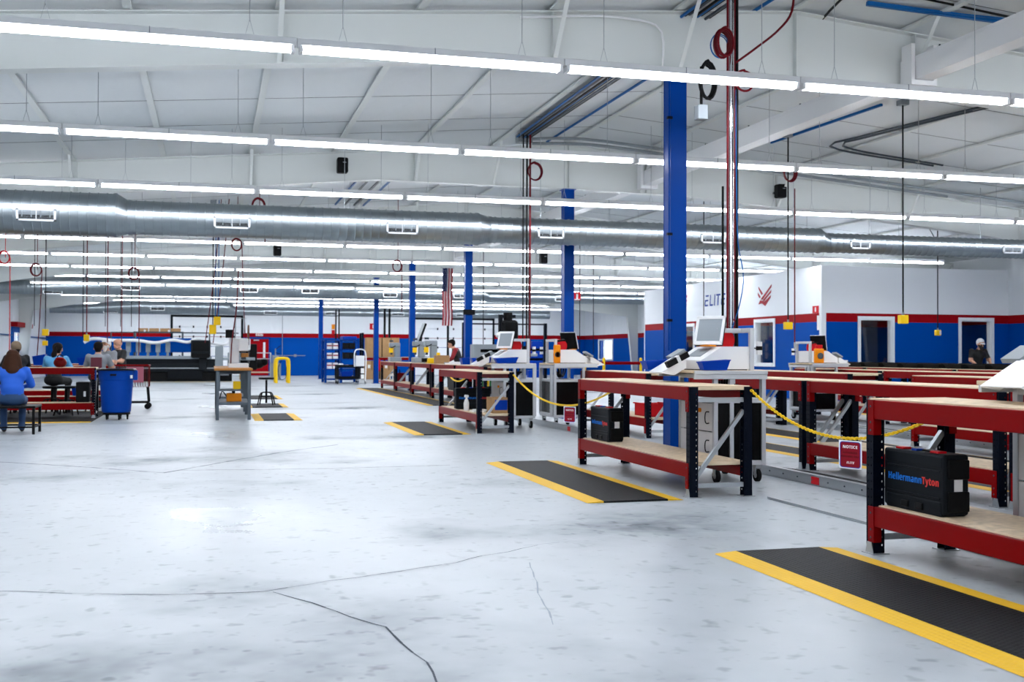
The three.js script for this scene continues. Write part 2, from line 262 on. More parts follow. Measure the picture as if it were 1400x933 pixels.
// blue interior columns
function column(x, d, h, label) {
  const t = thing('steel_column', label, 'column', [x, 0, d], 'blue steel columns');
  part('shaft', [bx(x - 0.1, x + 0.1, 0, h, d - 0.105, d - 0.095), bx(x - 0.1, x + 0.1, 0, h, d + 0.095, d + 0.105), bx(x - 0.095, x - 0.088, 0, h, d - 0.1, d + 0.1), bx(x + 0.088, x + 0.095, 0, h, d - 0.1, d + 0.1)], mat.blue, t);
  part('base_plate', bx(x - 0.15, x + 0.15, 0, 0.016, d - 0.16, d + 0.16), mat.blue, t);
  part('cap_plate', bx(x - 0.13, x + 0.13, h, h + 0.014, d - 0.14, d + 0.14), mat.blue, t);
  return t;
}
const colA = column(5.22, 11.95, 4.49, 'blue steel column rising behind the bench with the black tool case and wheeled test station');
part('conduit', [cy(0.012, 3.2, 5.1, 2.9, 11.84, 'y', 8), tube([[5.1, 4.5, 11.84], [5.102, 4.3, 11.84]], 0.012, 4, 6)], mat.blue, colA);
for (const y of [1.65, 2.65, 4.0]) part('conduit_clip', bx(5.075, 5.135, y - 0.015, y + 0.015, 11.82, 11.86), mat.navy, colA);
column(6.76, 20.7, 4.49, 'blue steel column beside the pair of back to back test stations');
const colC = column(6.76, 29.45, 4.49, 'blue steel column with a black strap box, beside the hanging striped flag');
part('strap_box', rb(6.6, 6.92, 2.33, 2.47, 29.3, 29.36, 0.01), mat.black, colC);
column(6.76, 38.2, 4.49, 'blue steel column standing at the cluttered assembly bench row');
column(6.76, 46.95, 4.49, 'blue steel column standing by the stacked cardboard boxes');
column(5.25, 55.7, 4.40, 'blue steel column at the end of the blue shelving by the back wall');

// ---------------------------------------------------------------- strip lights
const fixLabel = 'long white strip light with glowing tubes, hung in rows below the roof';
function fixture(k) { // local: x along the fitting, base at the tube line
  const t = thing('strip_light', fixLabel, 'strip light', [0, 0, 0], 'strip lights'), L = FIX / 2, xc = FIX_X0 + FIX * (k + 0.5);
  part('housing', [rb(-L + 0.004, L - 0.004, 0.028, 0.098, -0.045, 0.045, 0.006, 1), ex([[-L + 0.03, 0.036], [L - 0.03, 0.036], [L - 0.03, 0.03], [-L + 0.03, 0.03]], -0.075, 0.075)], mat.white, t);
  for (const s of [-1, 1]) {
    part('tube', cy(0.017, 2.32, 0, -0.002, s * 0.034, 'x', 10), mat.tubeLit, t);
    part('lampholder', rb(s * (L - 0.035) - 0.016, s * (L - 0.035) + 0.016, -0.026, 0.034, -0.06, 0.06, 0.006, 1), mat.white, t);
    const x = s * 0.82, up = roofY(xc + x) - ROW_Y;
    part('hanger_wire', [cy(0.004, up - 0.22, x, 0.22 + (up - 0.22) / 2, 0, 'y', 5), bar([x, 0.24, 0], [x - 0.04, 0.09, 0], 0.004), bar([x, 0.24, 0], [x + 0.04, 0.09, 0], 0.004)], mat.zinc, t);
  }
  part('clip', bx(-0.004, 0.004, 0.02, 0.1, -0.048, 0.048), mat.grey, t);
  return t;
}
const rowName = ['over the open floor behind the nearest bench', 'over the open floor before the nearest bench', 'above the bench with the lettered tool case', 'in front of the first blue column', 'between the first blue column and the large duct', 'close in front of the large spiral duct', 'close behind the large spiral duct', 'above the office front wall', 'between the office front and the hanging flag', 'just beyond the hanging flag', 'over the far end of the assembly bench', 'close before the second spiral duct', 'close behind the second spiral duct', 'above the long dark machine', 'just before the slim far duct', 'between the slim far duct and the back wall'].map(s => 'long white strip light in the row ' + s);
for (let k = 0; k < FIX_N; k++) {
  const p = fixture(k); p.userData.label = rowName[0]; p.userData.group = 'strip lights, row 1'; p.position.copy(V(FIX_X0 + FIX * (k + 0.5), ROW_Y, ROWS[0]));
  for (const d of ROWS.slice(1)) {
    const x = FIX_X0 + FIX * (k + 0.5);
    if (d > 28 && d < 41 && x > 19) continue;                      // the office block takes this end of the rows
    const c = copy(p, 0, 0, d - ROWS[0], rowName[ROWS.indexOf(d)]); c.userData.group = 'strip lights, row ' + (ROWS.indexOf(d) + 1);
  }
}

// ---------------------------------------------------------------- spiral ducts
function loftX(x0, r0, y0, x1, r1, y1, d, seg = 40) {
  const g = new THREE.CylinderGeometry(1, 1, 1, seg, 1, true).rotateZ(Math.PI / 2), p = g.attributes.position;
  for (let i = 0; i < p.count; i++) { const lo = p.getX(i) < 0, r = lo ? r0 : r1; p.setXYZ(i, lo ? x0 : x1, (lo ? y0 : y1) + p.getY(i) * r, -d + p.getZ(i) * r); }
  g.computeVertexNormals(); return g;
}
function spiral(x0, x1, r, y, d) { // lock seam ribs every 14 cm
  const P = [], n = Math.max(2, Math.round((x1 - x0) / 0.14)), s = (x1 - x0) / n;
  for (let i = 0; i < n; i++) { const a = i * s; P.push([r, a], [r, a + s - 0.026], [r + 0.011, a + s - 0.02], [r + 0.011, a + s - 0.006]); } P.push([r, x1 - x0]);
  return new THREE.LatheGeometry(P.map(p => new THREE.Vector2(...p)), 40).rotateZ(-Math.PI / 2).translate(x0, y, -d);
}
function duct(label, d, secs, regs, endL) { // secs: [x0, x1, r, y]
  const t = thing('spiral_duct', label, 'duct', [secs[0][0], secs[0][3], d]);
  secs.forEach(([a, b, r, y], i) => {
    part('duct_section', spiral(a, b, r, y, d), mat.galv, t);
    parts('collar', [cy(r + 0.012, 0.05, a + 0.03, y, d, 'x', 40, r + 0.012, true), cy(r + 0.012, 0.05, b - 0.03, y, d, 'x', 40, r + 0.012, true)], mat.galv, t);
    const n = secs[i + 1]; if (n) part('reducer', loftX(b, r, y, n[0], n[2], n[3], d), mat.galv, t);
    for (let x = a + 1; x < b - 0.3; x += 2.6) part('hanger_rod', bar([x, y + r - 0.02, d], [x, roofY(x), d], 0.008), mat.zinc, t);
  });
  const [a, , r, y] = secs[0], z = secs[secs.length - 1];
  part('end_cap', cy(r, 0.01, a, y, d, 'x', 40), mat.galv, t); part('end_cap', cy(z[2], 0.01, z[1], z[3], d, 'x', 40), mat.galv, t);
  for (const [x, w, h] of regs) {
    const s = secs.find(q => x >= q[0] - 0.2 && x <= q[1] + 0.2) || z, dd = d - s[2] - 0.015, yc = s[3] - s[2] * 0.22, hw = w / 2, hh = h / 2;
    const f = part('register', [bx(x - hw, x + hw, yc + hh - 0.03, yc + hh, dd, dd + 0.03), bx(x - hw, x + hw, yc - hh, yc - hh + 0.03, dd, dd + 0.03), bx(x - hw, x - hw + 0.035, yc - hh, yc + hh, dd, dd + 0.03), bx(x + hw - 0.035, x + hw, yc - hh, yc + hh, dd, dd + 0.03), bx(x - hw + 0.01, x + hw - 0.01, yc - hh + 0.01, yc + hh - 0.01, dd + 0.03, dd + s[2] * 0.3)], mat.alu, t);
    part('register_back', bx(x - hw + 0.03, x + hw - 0.03, yc - hh + 0.025, yc + hh - 0.025, dd + 0.024, dd + 0.029), mat.black, f);
    const sl = []; for (let q = 0; q < 7; q++) { const yy = yc - hh + 0.035 + (h - 0.07) * (q + 0.5) / 7; sl.push(bar([x - hw + 0.035, yy, dd + 0.014], [x + hw - 0.035, yy, dd + 0.014], 0.012, 0.003)); }
    part('louvre', sl, mat.grey, f); part('mullion', bx(x - 0.006, x + 0.006, yc - hh, yc + hh, dd + 0.002, dd + 0.016), mat.alu, f);
  }
  return t;
}
duct('large galvanised spiral duct crossing right behind the first blue column', 19.5,
  [[-8.6, -1.53, 0.355, 3.555], [-1.36, 4.66, 0.285, 3.525], [4.84, 11.6, 0.235, 3.52], [11.75, 19.9, 0.19, 3.487]],
  [[-2.74, 0.6, 0.2], [0.32, 0.6, 0.2], [3.22, 0.56, 0.2], [5.97, 0.5, 0.19], [9.2, 0.5, 0.18], [12.41, 0.46, 0.16], [15.98, 0.46, 0.15]]);
duct('galvanised spiral duct crossing above the far end of the assembly bench row', 45.75,
  [[-8.6, -6.5, 0.27, 3.78], [-3.9, 5.55, 0.43, 3.94], [5.8, 11.2, 0.3, 3.81], [11.4, 20, 0.24, 3.72]], [[-5.9, 0.7, 0.3], [-3.05, 0.7, 0.3], [1.43, 0.7, 0.3], [3.84, 0.7, 0.3], [7.12, 0.6, 0.28], [10.1, 0.6, 0.26], [14.6, 0.6, 0.24]]);
duct('slim galvanised spiral duct nearest the back wall above the overhead doors', 60,
  [[-7.9, -6.4, 0.22, 3.5], [-3.6, 0.9, 0.4, 3.68], [1.2, 18.5, 0.21, 3.49]], [[-5, 0.7, 0.28], [-2.7, 0.7, 0.28], [3, 0.7, 0.22], [6.2, 0.7, 0.22], [9.8, 0.7, 0.22], [13.4, 0.7, 0.22]]);

// ---------------------------------------------------------------- pipes and cables along the roof
function run(name, label, cat, segs, m, at, group) { const t = solo(name, segs, m, label, cat, at, group); return t; }
{ // bundle of dark and blue cables down the ridge side
  const t = thing('cable_bundle', 'bundle of cables along the roof ending at a grey junction box', 'cable', [5.5, 5.2, 19.4]);
  for (let k = 0; k < 8; k++) part('cable', tube([[5.28 + k * 0.055, 5.24 + (k % 2) * 0.03, 7], [5.3 + k * 0.05, 5.22 + (k % 3) * 0.02, 13], [5.36 + k * 0.035, 5.23, 19.4]], 0.018, 10, 6), [mat.hoseBlue, mat.hoseBlack, mat.steelDark, mat.hoseBlack][k % 4], t);
  part('junction_box', rb(5.38, 5.66, 5.14, 5.3, 19.4, 19.6, 0.01), mat.grey, t);
}
{
  const t = thing('cable_bundle', 'parallel dark conduits and blue line crossing the roof beyond the second rafter', 'cable', [3.4, 4.9, 24]);
  for (let k = 0; k < 4; k++) part('cable', bar([3.1 + k * 0.24, 5.1, 22.2], [3.05 + k * 0.24, 5.1, 28.6], 0.035), [mat.hoseBlue, mat.steelDark, mat.steelDark, mat.hoseBlue][k], t);
}
run('air_pipe', 'bright blue compressed air pipe running down the roof beside the ridge', 'pipe', [cy(0.022, 13.5, 6.22, 5.36, 13.6, 'd', 8)], mat.hoseBlue, [6.22, 5.36, 13.6]);
run('air_pipe', 'blue compressed air pipe crossing the roof above the large spiral duct', 'pipe', [bar([-1.2, 4.5, 21.4], [2.9, 4.85, 21.4], 0.045)], mat.hoseBlue, [0, 4.6, 21.4]);
run('air_pipe', 'blue compressed air pipe running to a grey box right of the ridge', 'pipe', [bar([9.85, 5.14, 18.2], [9.95, 5.12, 14.9], 0.04)], mat.hoseBlue, [9.9, 5.14, 16]);
run('air_pipe', 'blue compressed air pipe slanting along the roof top right of the ridge', 'pipe', [bar([7.35, 5.36, 11.3], [9.4, 5.18, 11.0], 0.05), bar([7.6, 5.33, 11.25], [9.6, 5.15, 10.8], 0.018)], mat.hoseBlue, [8, 5.3, 11.2]);
run('conduit_pair', 'pair of grey conduits crossing the roof at the second rafter', 'conduit', [tube([[5.7, 5.26, 19.7], [6.6, 5.33, 19.75], [8.2, 5.24, 19.8], [11, 5.0, 19.85], [14.5, 4.72, 19.9], [18, 4.42, 19.9]], 0.03, 24, 6), tube([[5.8, 5.22, 19.9], [6.9, 5.27, 19.95], [8.5, 5.17, 20], [11, 4.95, 20.05], [15, 4.62, 20.1]], 0.03, 24, 6)], mat.grey, [7, 5.2, 19.8]);
run('conduit_pair', 'pair of dark conduits bent across the white roof right of the box beam', 'conduit', [tube([[11.5, 5.0, 13], [11.2, 5.03, 14.5], [10.85, 5.06, 17], [10.75, 5.06, 17.7], [11.0, 5.03, 17.9], [13.2, 4.86, 18.1]], 0.02, 24, 6), tube([[11.58, 5.0, 13], [11.28, 5.02, 14.5], [10.95, 5.05, 17], [10.87, 5.05, 17.5], [11.1, 5.02, 17.7], [13.3, 4.85, 17.95]], 0.02, 24, 6)], mat.steelDark, [11, 5, 17]);
run('conduit', 'thin black conduit slanting over the roof by the ridge', 'conduit', [tube([[6.9, 5.38, 9], [6.95, 5.37, 11], [7.35, 5.34, 12.6], [8.1, 5.28, 15]], 0.016, 16, 6), tube([[5.2, 5.28, 10.9], [7, 5.38, 10.9], [9.2, 5.2, 10.9]], 0.014, 12, 6)], mat.hoseBlack, [7, 5.37, 11]);
run('conduit', 'white conduit bent down the web of the first rafter', 'conduit', [tube([[3.3, 5.02, 11.85], [4.4, 5.12, 11.85], [4.95, 5.06, 11.85], [5.02, 4.95, 11.85], [5.02, 4.55, 11.85]], 0.014, 20, 6)], mat.white, [4.4, 5.0, 11.85]);

// small black loudspeakers on the rafters
const sp = thing('loudspeaker', 'small black loudspeaker bracketed to a white rafter', 'loudspeaker', [2.3, 4.6, 20.4], 'loudspeakers on the rafters');
part('cabinet', rb(2.2, 2.4, 4.58, 4.86, 20.3, 20.5, 0.03), mat.black, sp); part('bracket', bx(2.28, 2.32, 4.7, 4.74, 20.5, 20.69), mat.black, sp); part('badge', bx(2.3, 2.36, 4.76, 4.775, 20.295, 20.302), mat.grey, sp);
sp.userData.label = 'black loudspeaker on the rafter above the widest part of the large duct'; delete sp.userData.group;
copy(sp, 8.95, -0.1, 0, 'black loudspeaker on the rafter beside the hose coil before the office'); copy(sp, -0.68, -0.8, 8.7, 'black loudspeaker seen under the large duct right of the work table hoses'); copy(sp, 6.5, -0.82, 8.7, 'black loudspeaker seen under the large duct beside the second blue column');

// ---------------------------------------------------------------- hanging hoses and cords
function coil(x, y, d, rx, ry, n, r) { const P = []; for (let i = 0; i <= n * 12; i++) { const a = i / 12 * 6.283 + 1.57, k = 1 - 0.05 * (i / 12) % 0.2; P.push([x + Math.cos(a) * rx * k, y + Math.sin(a) * ry * k, d + 0.02 * (i / 12) - n * 0.01]); } return tube(P, r, n * 22, 5); }
const drop = (x, y0, y1, d, r = 0.012, dx = 0) => tube([[x, y1, d], [x + dx * 0.4, (y0 + y1) / 2, d], [x + dx, y0, d]], r, 8, 6);
function hang(name, label, cat, x, d, list, group) { // list: [kind, args, material]
  const t = thing(name, label, cat, [x, list[0][1], d], group);
  for (const [n, , g, m] of list) part(n, g, m, t); return t;
}
function powerDrop(x, d, y, label, o = {}) { // cord with yellow outlet box
  const t = thing('cord_drop', label, 'power cord', [x, y, d]), w = o.w ?? 0.075, h = o.h ?? 0.07, top = roofY(x) - 0.02;
  part('cord', drop(x, y + h, o.top ?? top, d, o.r ?? 0.012), o.cord ?? mat.hoseBlack, t);
  const b = part('outlet_box', rb(x - w, x + w, y - h, y + h, d - 0.05, d + 0.05, 0.012), mat.yellow, t);
  part('strain_relief', cy(0.018, 0.05, x, y + h + 0.02, d, 'y', 8), mat.grey, b);
  part('cover_plate', bx(x + w, x + w + 0.008, y - h * 0.7, y + h * 0.7, d - 0.03, d + 0.03), mat.white, b);
  if (o.sock) part('socket', bx(x + 0.01, x + w - 0.01, y - h + 0.02, y + h - 0.02, d - 0.058, d - 0.048), mat.white, b);
  if (o.ceil !== 0) part('ceiling_box', rb(x - 0.07, x + 0.07, top - 0.08, top, d - 0.07, d + 0.07, 0.01), mat.grey, t);
  return t;
}
powerDrop(10.15, 14.65, 1.8, 'yellow outlet box on a black cord between the two office front windows', { w: 0.065, h: 0.065 });
powerDrop(16.16, 22, 1.78, 'yellow and white outlet box on a cord beside the window of the capped man', { w: 0.06, h: 0.065, sock: 1 });
{
  const t = powerDrop(9.8, 17.5, 1.77, 'yellow outlet box and red coiled hose hanging before the side wall of the office', { w: 0.07, h: 0.065 });
  part('hose', drop(9.93, 1.45, 4.2, 17.5, 0.011), mat.hoseRed, t); part('hose_coil', coil(9.78, 4.46, 17.4, 0.13, 0.17, 4, 0.013), mat.hoseRed, t); part('coupling', cy(0.018, 0.12, 9.93, 1.42, 17.5, 'y', 8), mat.zinc, t);
}
solo('cord', drop(11.69, 1.9, 5.05, 25, 0.012), mat.hoseBlack, 'plain black cord hanging in front of the wall lettering', 'power cord', [11.69, 1.9, 25]);
solo('cord', [tube([[15.0, 4.72, 21.3], [15.05, 4.55, 21.3], [15.6, 4.2, 21.6], [16.1, 3.8, 21.9]], 0.012, 14, 5), rb(14.85, 15.1, 4.7, 4.8, 21.2, 21.4, 0.01)], mat.steelDark, 'short curved cord leaving a ceiling box right of the ridge', 'power cord', [15, 4.72, 21.3]);
{ // service pole above the first station
  const t = thing('service_pole', 'shiny service pole with red hose rising from the first station to the roof', 'pole', [4.97, 1.15, 10.15]);
  part('pole', cy(0.028, 4.05, 4.99, 3.17, 10.15, 'y', 12), mat.chrome, t);
  part('red_hose', drop(4.94, 1.2, 5.22, 10.12, 0.013), mat.hoseRed, t); part('red_hose', drop(5.01, 1.5, 5.22, 10.1, 0.008), mat.hoseRed, t);
  part('black_cable', drop(5.04, 1.2, 5.22, 10.12, 0.02), mat.hoseBlack, t); part('black_cable', drop(4.9, 1.2, 3.0, 10.15, 0.012), mat.hoseBlack, t);
  part('blue_line', tube([[5.02, 4.0, 10.1], [5.03, 3.0, 10.1], [5.05, 2.4, 10.1], [5.1, 2.05, 10.08], [5.06, 1.75, 10.1], [4.97, 1.5, 10.1]], 0.006, 24, 5), mat.hoseBlue, t);
  part('hose_coil', coil(4.86, 4.46, 10.05, 0.09, 0.15, 6, 0.014), mat.hoseRed, t); part('hose_coil', coil(4.84, 4.44, 10.1, 0.11, 0.13, 2, 0.006), mat.hoseBlue, t);
  part('black_coil', coil(4.68, 4.06, 10.05, 0.09, 0.2, 3, 0.017), mat.hoseBlack, t); part('black_cable', drop(4.61, 3.8, 4.2, 10.05, 0.015), mat.hoseBlack, t);
  part('plug_box', rb(4.55, 4.66, 3.65, 3.8, 9.99, 10.1, 0.012), mat.grey, t);
  part('red_hose', tube([[5.02, 4.28, 10.1], [5.25, 4.45, 10.1], [5.5, 4.65, 10.1], [5.66, 4.85, 10.1], [5.7, 5.25, 10.1]], 0.013, 20, 6), mat.hoseRed, t); part('hose_coil', coil(5.12, 4.1, 10.1, 0.11, 0.11, 1, 0.012), mat.hoseRed, t); t.position.add(V(0.2, 0, 0.3));
}
{ // drop at the end of the cable bundle
  const t = thing('hose_drop', 'red hose coil hanging from the cable bundle above the paired stations', 'hose', [5.45, 1.2, 19.12]);
  part('black_hose', drop(5.4, 1.3, 5.24, 19.12, 0.012), mat.hoseBlack, t); part('black_hose', drop(5.47, 1.25, 5.24, 19.12, 0.016), mat.hoseBlack, t); part('red_hose', drop(5.53, 1.2, 5.24, 19.12, 0.018), mat.hoseRed, t);
  part('hose_coil', coil(5.6, 4.55, 19.05, 0.14, 0.17, 3, 0.012), mat.hoseRed, t);
}
// drops over the left benches and the machine
const redDrop = (x, y0, yc, d, label, lean = 0, m = mat.hoseRed) => { const t = thing('hose_drop', label, 'hose', [x, y0, d]); parts('hose', [drop(x + 0.12, y0, yc, d, 0.011, lean), drop(x + 0.02, yc, roofY(x), d, 0.008)], m, t); part('hose_coil', coil(x, yc, d - 0.03, 0.12, 0.15, 3, 0.014), m, t); return t; };
redDrop(-4.52, 1.3, 3.4, 27, 'bright red hose coil hanging above the man in the black shirt at the left bench', 0, mat.redBright);
redDrop(-3.85, 1.0, 3.14, 27, 'red hose coil hanging left of the yellow outlet boxes above the left bench', -0.1);
redDrop(-1.75, 1.2, 3.1, 27, 'red hose with small coil hanging above the red shopping cart');
redDrop(4.4, 2.3, 3.42, 27, 'red hose coil with a looped end hanging by the column at the assembly bench');
redDrop(0.82, 3.3, 3.98, 20.9, 'dark red hose coil hung on the rafter above the large duct', 0, mat.hoseRed);
redDrop(0.55, 1.4, 3.8, 26.6, 'large dark hose coil hanging above the grey work table', 0.1);
for (const [x, l] of [[-2.32, 'plain red hose hanging straight above the man with the printed grey shirt'], [-2.01, 'bright red hose hanging straight above the bearded man'], [0.38, 'slanting red hose hanging above the grey work table'], [0.2, 'second slanting red hose hanging beside the yellow boxes above the machine']]) solo('hose', drop(x, 1.5, roofY(x), 27, 0.012, x > 0 ? -0.35 : 0), mat.hoseRed, l, 'hose', [x, 1.5, 27]);
{
  const t = powerDrop(-3.65, 27, 1.72, 'two yellow outlet boxes, one above the other, on a black cord over the left bench', { w: 0.07, h: 0.075 });
  part('outlet_box', rb(-3.71, -3.6, 1.42, 1.53, 26.95, 27.05, 0.01), mat.yellow, t);
  const u = powerDrop(-2.77, 27, 1.6, 'yellow outlet box on a dark red cord right of the ponytailed woman', { w: 0.06, h: 0.075, cord: mat.hoseRed }); part('cord', drop(-2.85, 1.6, roofY(-2.8), 27, 0.01), mat.hoseBlack, u);
  const w = powerDrop(0.02, 27, 1.82, 'pair of stepped yellow outlet boxes on dark cords over the long machine', { w: 0.08, h: 0.11 }); part('outlet_box', rb(0.04, 0.2, 1.92, 2.12, 26.9, 27, 0.012), mat.yellow, w);
  parts('cord', [drop(0.08, 2.1, roofY(0), 27, 0.011), drop(0.15, 2.1, roofY(0), 27, 0.011)], mat.hoseBlue, w);
  for (const x of [-4.1, -2.5, -2.15, -1.9]) solo('cord', drop(x, 1.9, roofY(x), 28.5, 0.009), mat.hoseBlack, 'thin black cord hanging over the left benches', 'power cord', [x, 1.9, 28.5], 'thin black cords over the left benches');
  for (const [x, d] of [[9.5, 33], [8.3, 34], [12.2, 36], [13.4, 38]]) solo('cord', drop(x, 1.3, roofY(x), d, 0.013), mat.hoseBlack, 'thin dark cord hanging over the assembly benches by the flag', 'power cord', [x, 1.3, d], 'thin dark cords by the flag');
}

// ---------------------------------------------------------------- office block
const OX = 16.15, OD = 27, OB = 39.8, OH = 3.72, OT = 0.15;
function bandWall(name, axis, a0, a1, at0, at1, open) { // wall slab with openings: [from, to, y0, y1] along its length
  const mk = (p, q, y0, y1) => axis === 'x' ? bx(p, q, y0, y1, at0, at1) : bx(at0, at1, y0, y1, p, q);
  const cuts = [...new Set([a0, a1, ...open.flatMap(o => [o[0], o[1]])])].sort((x, y) => x - y), out = [[], [], []];
  [[0, 2.18], [2.18, 2.42], [2.42, OH]].forEach(([y0, y1], b) => {
    for (let i = 0; i < cuts.length - 1; i++) {
      const p = cuts[i], q = cuts[i + 1], o = open.find(v => p >= v[0] - 1e-6 && q <= v[1] + 1e-6);
      if (!o) { out[b].push(mk(p, q, y0, y1)); continue; }
      if (o[2] > y0) out[b].push(mk(p, q, y0, Math.min(y1, o[2]))); if (o[3] < y1) out[b].push(mk(p, q, Math.max(y0, o[3]), y1));
    }
  });
  const w = struct(name, out[0], mat.wallBlue); struct('red_band', out[1], mat.wallRed, w); struct('upper_wall', out[2], mat.wallWhite, w); return w;
}
const fWin = [[17.35, 18.33, 0.99, 2.25], [20.6, 21.6, 0.99, 2.25]], sWin = [[29.68, 30.8, 1.0, 2.26], [32.15, 33.2, 1.0, 2.26], [35.35, 36.42, 1.0, 2.26]];
const officeFront = bandWall('wall_office_front', 'x', OX, XR, OD, OD + OT, fWin), officeSide = bandWall('wall_office_side', 'd', OD + OT, OB, OX, OX + OT, sWin);
struct('corner_trim', [bx(OX - 0.02, OX + 0.12, 0, OH, OD - 0.02, OD), bx(OX - 0.02, OX, 0, OH, OD, OD + 0.1)], mat.trimWhite, officeFront);
struct('corner_trim', bx(OX - 0.02, OX + 0.1, 0, OH, OB, OB + 0.05), mat.trimWhite, officeSide);
bandWall('wall_office_back', 'x', OX + OT, XR, OB - OT, OB - 0.001, []);
struct('ceiling_office', bx(OX + OT, XR, OH - 0.12, OH - 0.02, OD + OT, OB - OT), mat.wallWhite);
const inner = bandWall('wall_office_inner', 'x', OX + OT, XR, 31.6, 31.7, [[17.9, 18.7, 0, 2.05]]);
struct('inner_door', rb(18.9, 19.7, 0.02, 2.05, 31.5, 31.58, 0.01, 1), M(0x6a5138, 0.5), inner); struct('door_frame', [bx(18.8, 18.9, 0, 2.15, 31.52, 31.6), bx(19.7, 19.8, 0, 2.15, 31.52, 31.6), bx(18.8, 19.8, 2.05, 2.15, 31.52, 31.6)], mat.trimWhite, inner);
let winN = 0;
function windowUnit(axis, a0, a1, y0, y1, f, back) { // casing proud of face f
  const t = 0.09, mk = (p, q, u, v, e0, e1) => axis === 'x' ? bx(p, q, u, v, e0, e1) : bx(e0, e1, u, v, p, q);
  const w = struct(`window_${++winN}`, [mk(a0 - t, a0, y0 - t, y1 + t, f - 0.03, f + 0.0), mk(a1, a1 + t, y0 - t, y1 + t, f - 0.03, f + 0.0), mk(a0, a1, y1, y1 + t, f - 0.03, f + 0.0), mk(a0 - 0.03, a1 + 0.03, y0 - t, y0, f - 0.06, f + 0.0)], mat.trimWhite);
  struct('jamb', [mk(a0, a0 + 0.02, y0, y1, f, back), mk(a1 - 0.02, a1, y0, y1, f, back), mk(a0, a1, y1 - 0.02, y1, f, back), mk(a0, a1, y0, y0 + 0.02, f, back)], mat.trimWhite, w);
  struct('pane', mk(a0 + 0.02, a1 - 0.02, y0 + 0.02, y1 - 0.02, f + 0.09, f + 0.094), mat.glass, w);
}
for (const [a, b, y0, y1] of fWin) windowUnit('x', a, b, y0, y1, OD, OD + OT);
for (const [a, b, y0, y1] of sWin) windowUnit('d', a, b, y0, y1, OX, OX + OT);
// lettering and eagle emblem on the side wall: u to the reader's right, v up
const glyph = (polys, dFar, y, s, sk = 0.12) => polys.map(P => exX(P.map(([u, v]) => [dFar - (u + v * sk) * s, y + v * s]).reverse(), OX - 0.012, OX - 0.001));
const E = [[[0.12, 0.86], [0.72, 0.86], [0.72, 1], [0.12, 1]], [[0, 0.44], [0.66, 0.44], [0.66, 0.58], [0, 0.58]], [[0, 0.1], [0.14, 0.0], [0.14, 0.5], [0, 0.5]], [[0.04, 0], [0.66, 0], [0.66, 0.14], [0.02, 0.14]]];
const word = [E, [[[0, 0.1], [0.13, 0.05], [0.13, 1], [0, 1]], [[0.04, 0], [0.62, 0], [0.62, 0.14], [0.02, 0.14]]], [[[0, 0], [0.13, 0], [0.13, 1], [0, 1]]], [[[0, 0.86], [0.8, 0.86], [0.8, 1], [0, 1]], [[0.32, 0], [0.46, 0], [0.46, 0.86], [0.32, 0.86]]], E], adv = [0, 1.05, 1.95, 2.3, 3.35];
{
  const t = thing('wall_lettering', 'blue slanted company lettering on the white upper office side wall', 'lettering', [OX - 0.01, 2.9, 33.3]);
  word.forEach((g, i) => part('letter', glyph(g.map(P => P.map(([u, v]) => [u + adv[i], v])), 34.45, 2.9, 0.6 * 0.62), M(0x2f4a9c, 0.5), t));
}
function eagle(dFar, label) { // split-wing bird: three feather bars to the right, two to the left, beak below
  const t = thing('eagle_emblem', label, 'emblem', [OX - 0.01, 2.74, dFar - 0.45]), P = [[[0.2, 0.38], [0.95, 1.15], [0.93, 1.0], [0.34, 0.36]], [[0.36, 0.33], [0.93, 0.85], [0.9, 0.7], [0.46, 0.28]], [[0.48, 0.25], [0.9, 0.56], [0.88, 0.44], [0.52, 0.0], [0.3, 0.16], [0.06, 0.12], [0.18, 0.34], [0.38, 0.3]], [[0.06, 1.1], [0.36, 0.7], [0.28, 0.62], [0.08, 0.95]], [[0.02, 0.78], [0.2, 0.52], [0.12, 0.46], [0.02, 0.66]]];
  P.forEach(p => part('feather', exX(p.map(([u, v]) => [dFar - u * 0.92, 2.74 + v * 0.55]).reverse(), OX - 0.012, OX - 0.001), M(0xa02b36, 0.5), t));
}
eagle(30.68, 'red eagle emblem on the office side wall at the corner beside the lettering'); eagle(36.75, 'red eagle emblem on the office side wall behind the first blue column');
const redSign = (x, y, d, w, h, axis, label) => { const t = thing('safety_sign', label, 'sign', [x, y, d]), f = axis === 'd' ? [bx(x - 0.01, x, y - h, y + h, d - w, d + w), bx(x - 0.014, x - 0.009, y - h * 0.6, y + h * 0.6, d - w * 0.2, d + w * 0.2)] : [bx(x - w, x + w, y - h, y + h, d - 0.01, d), bx(x - w * 0.25, x + w * 0.25, y - h * 0.6, y + h * 0.6, d - 0.014, d - 0.009)]; part('plate', f[0], mat.redBright, t); part('pictogram', f[1], mat.white, t); return t; };
redSign(OX - 0.02, 2.52, 27.28, 0.16, 0.1, 'd', 'small red fire extinguisher sign above the red band at the office corner');
solo('notice_strip', bx(OX - 0.03, OX - 0.02, 1.95, 2.35, 27.05, 27.2), mat.paper, 'narrow white notice strip on the office corner under the red sign', 'notice', [OX - 0.02, 1.95, 27.1]);
solo('notice_sheet', bx(16.75, 16.95, 1.02, 1.12, 26.985, 26.998), mat.paper, 'small white sheet taped to the blue office front by its corner', 'notice', [16.85, 1.02, 26.99]);


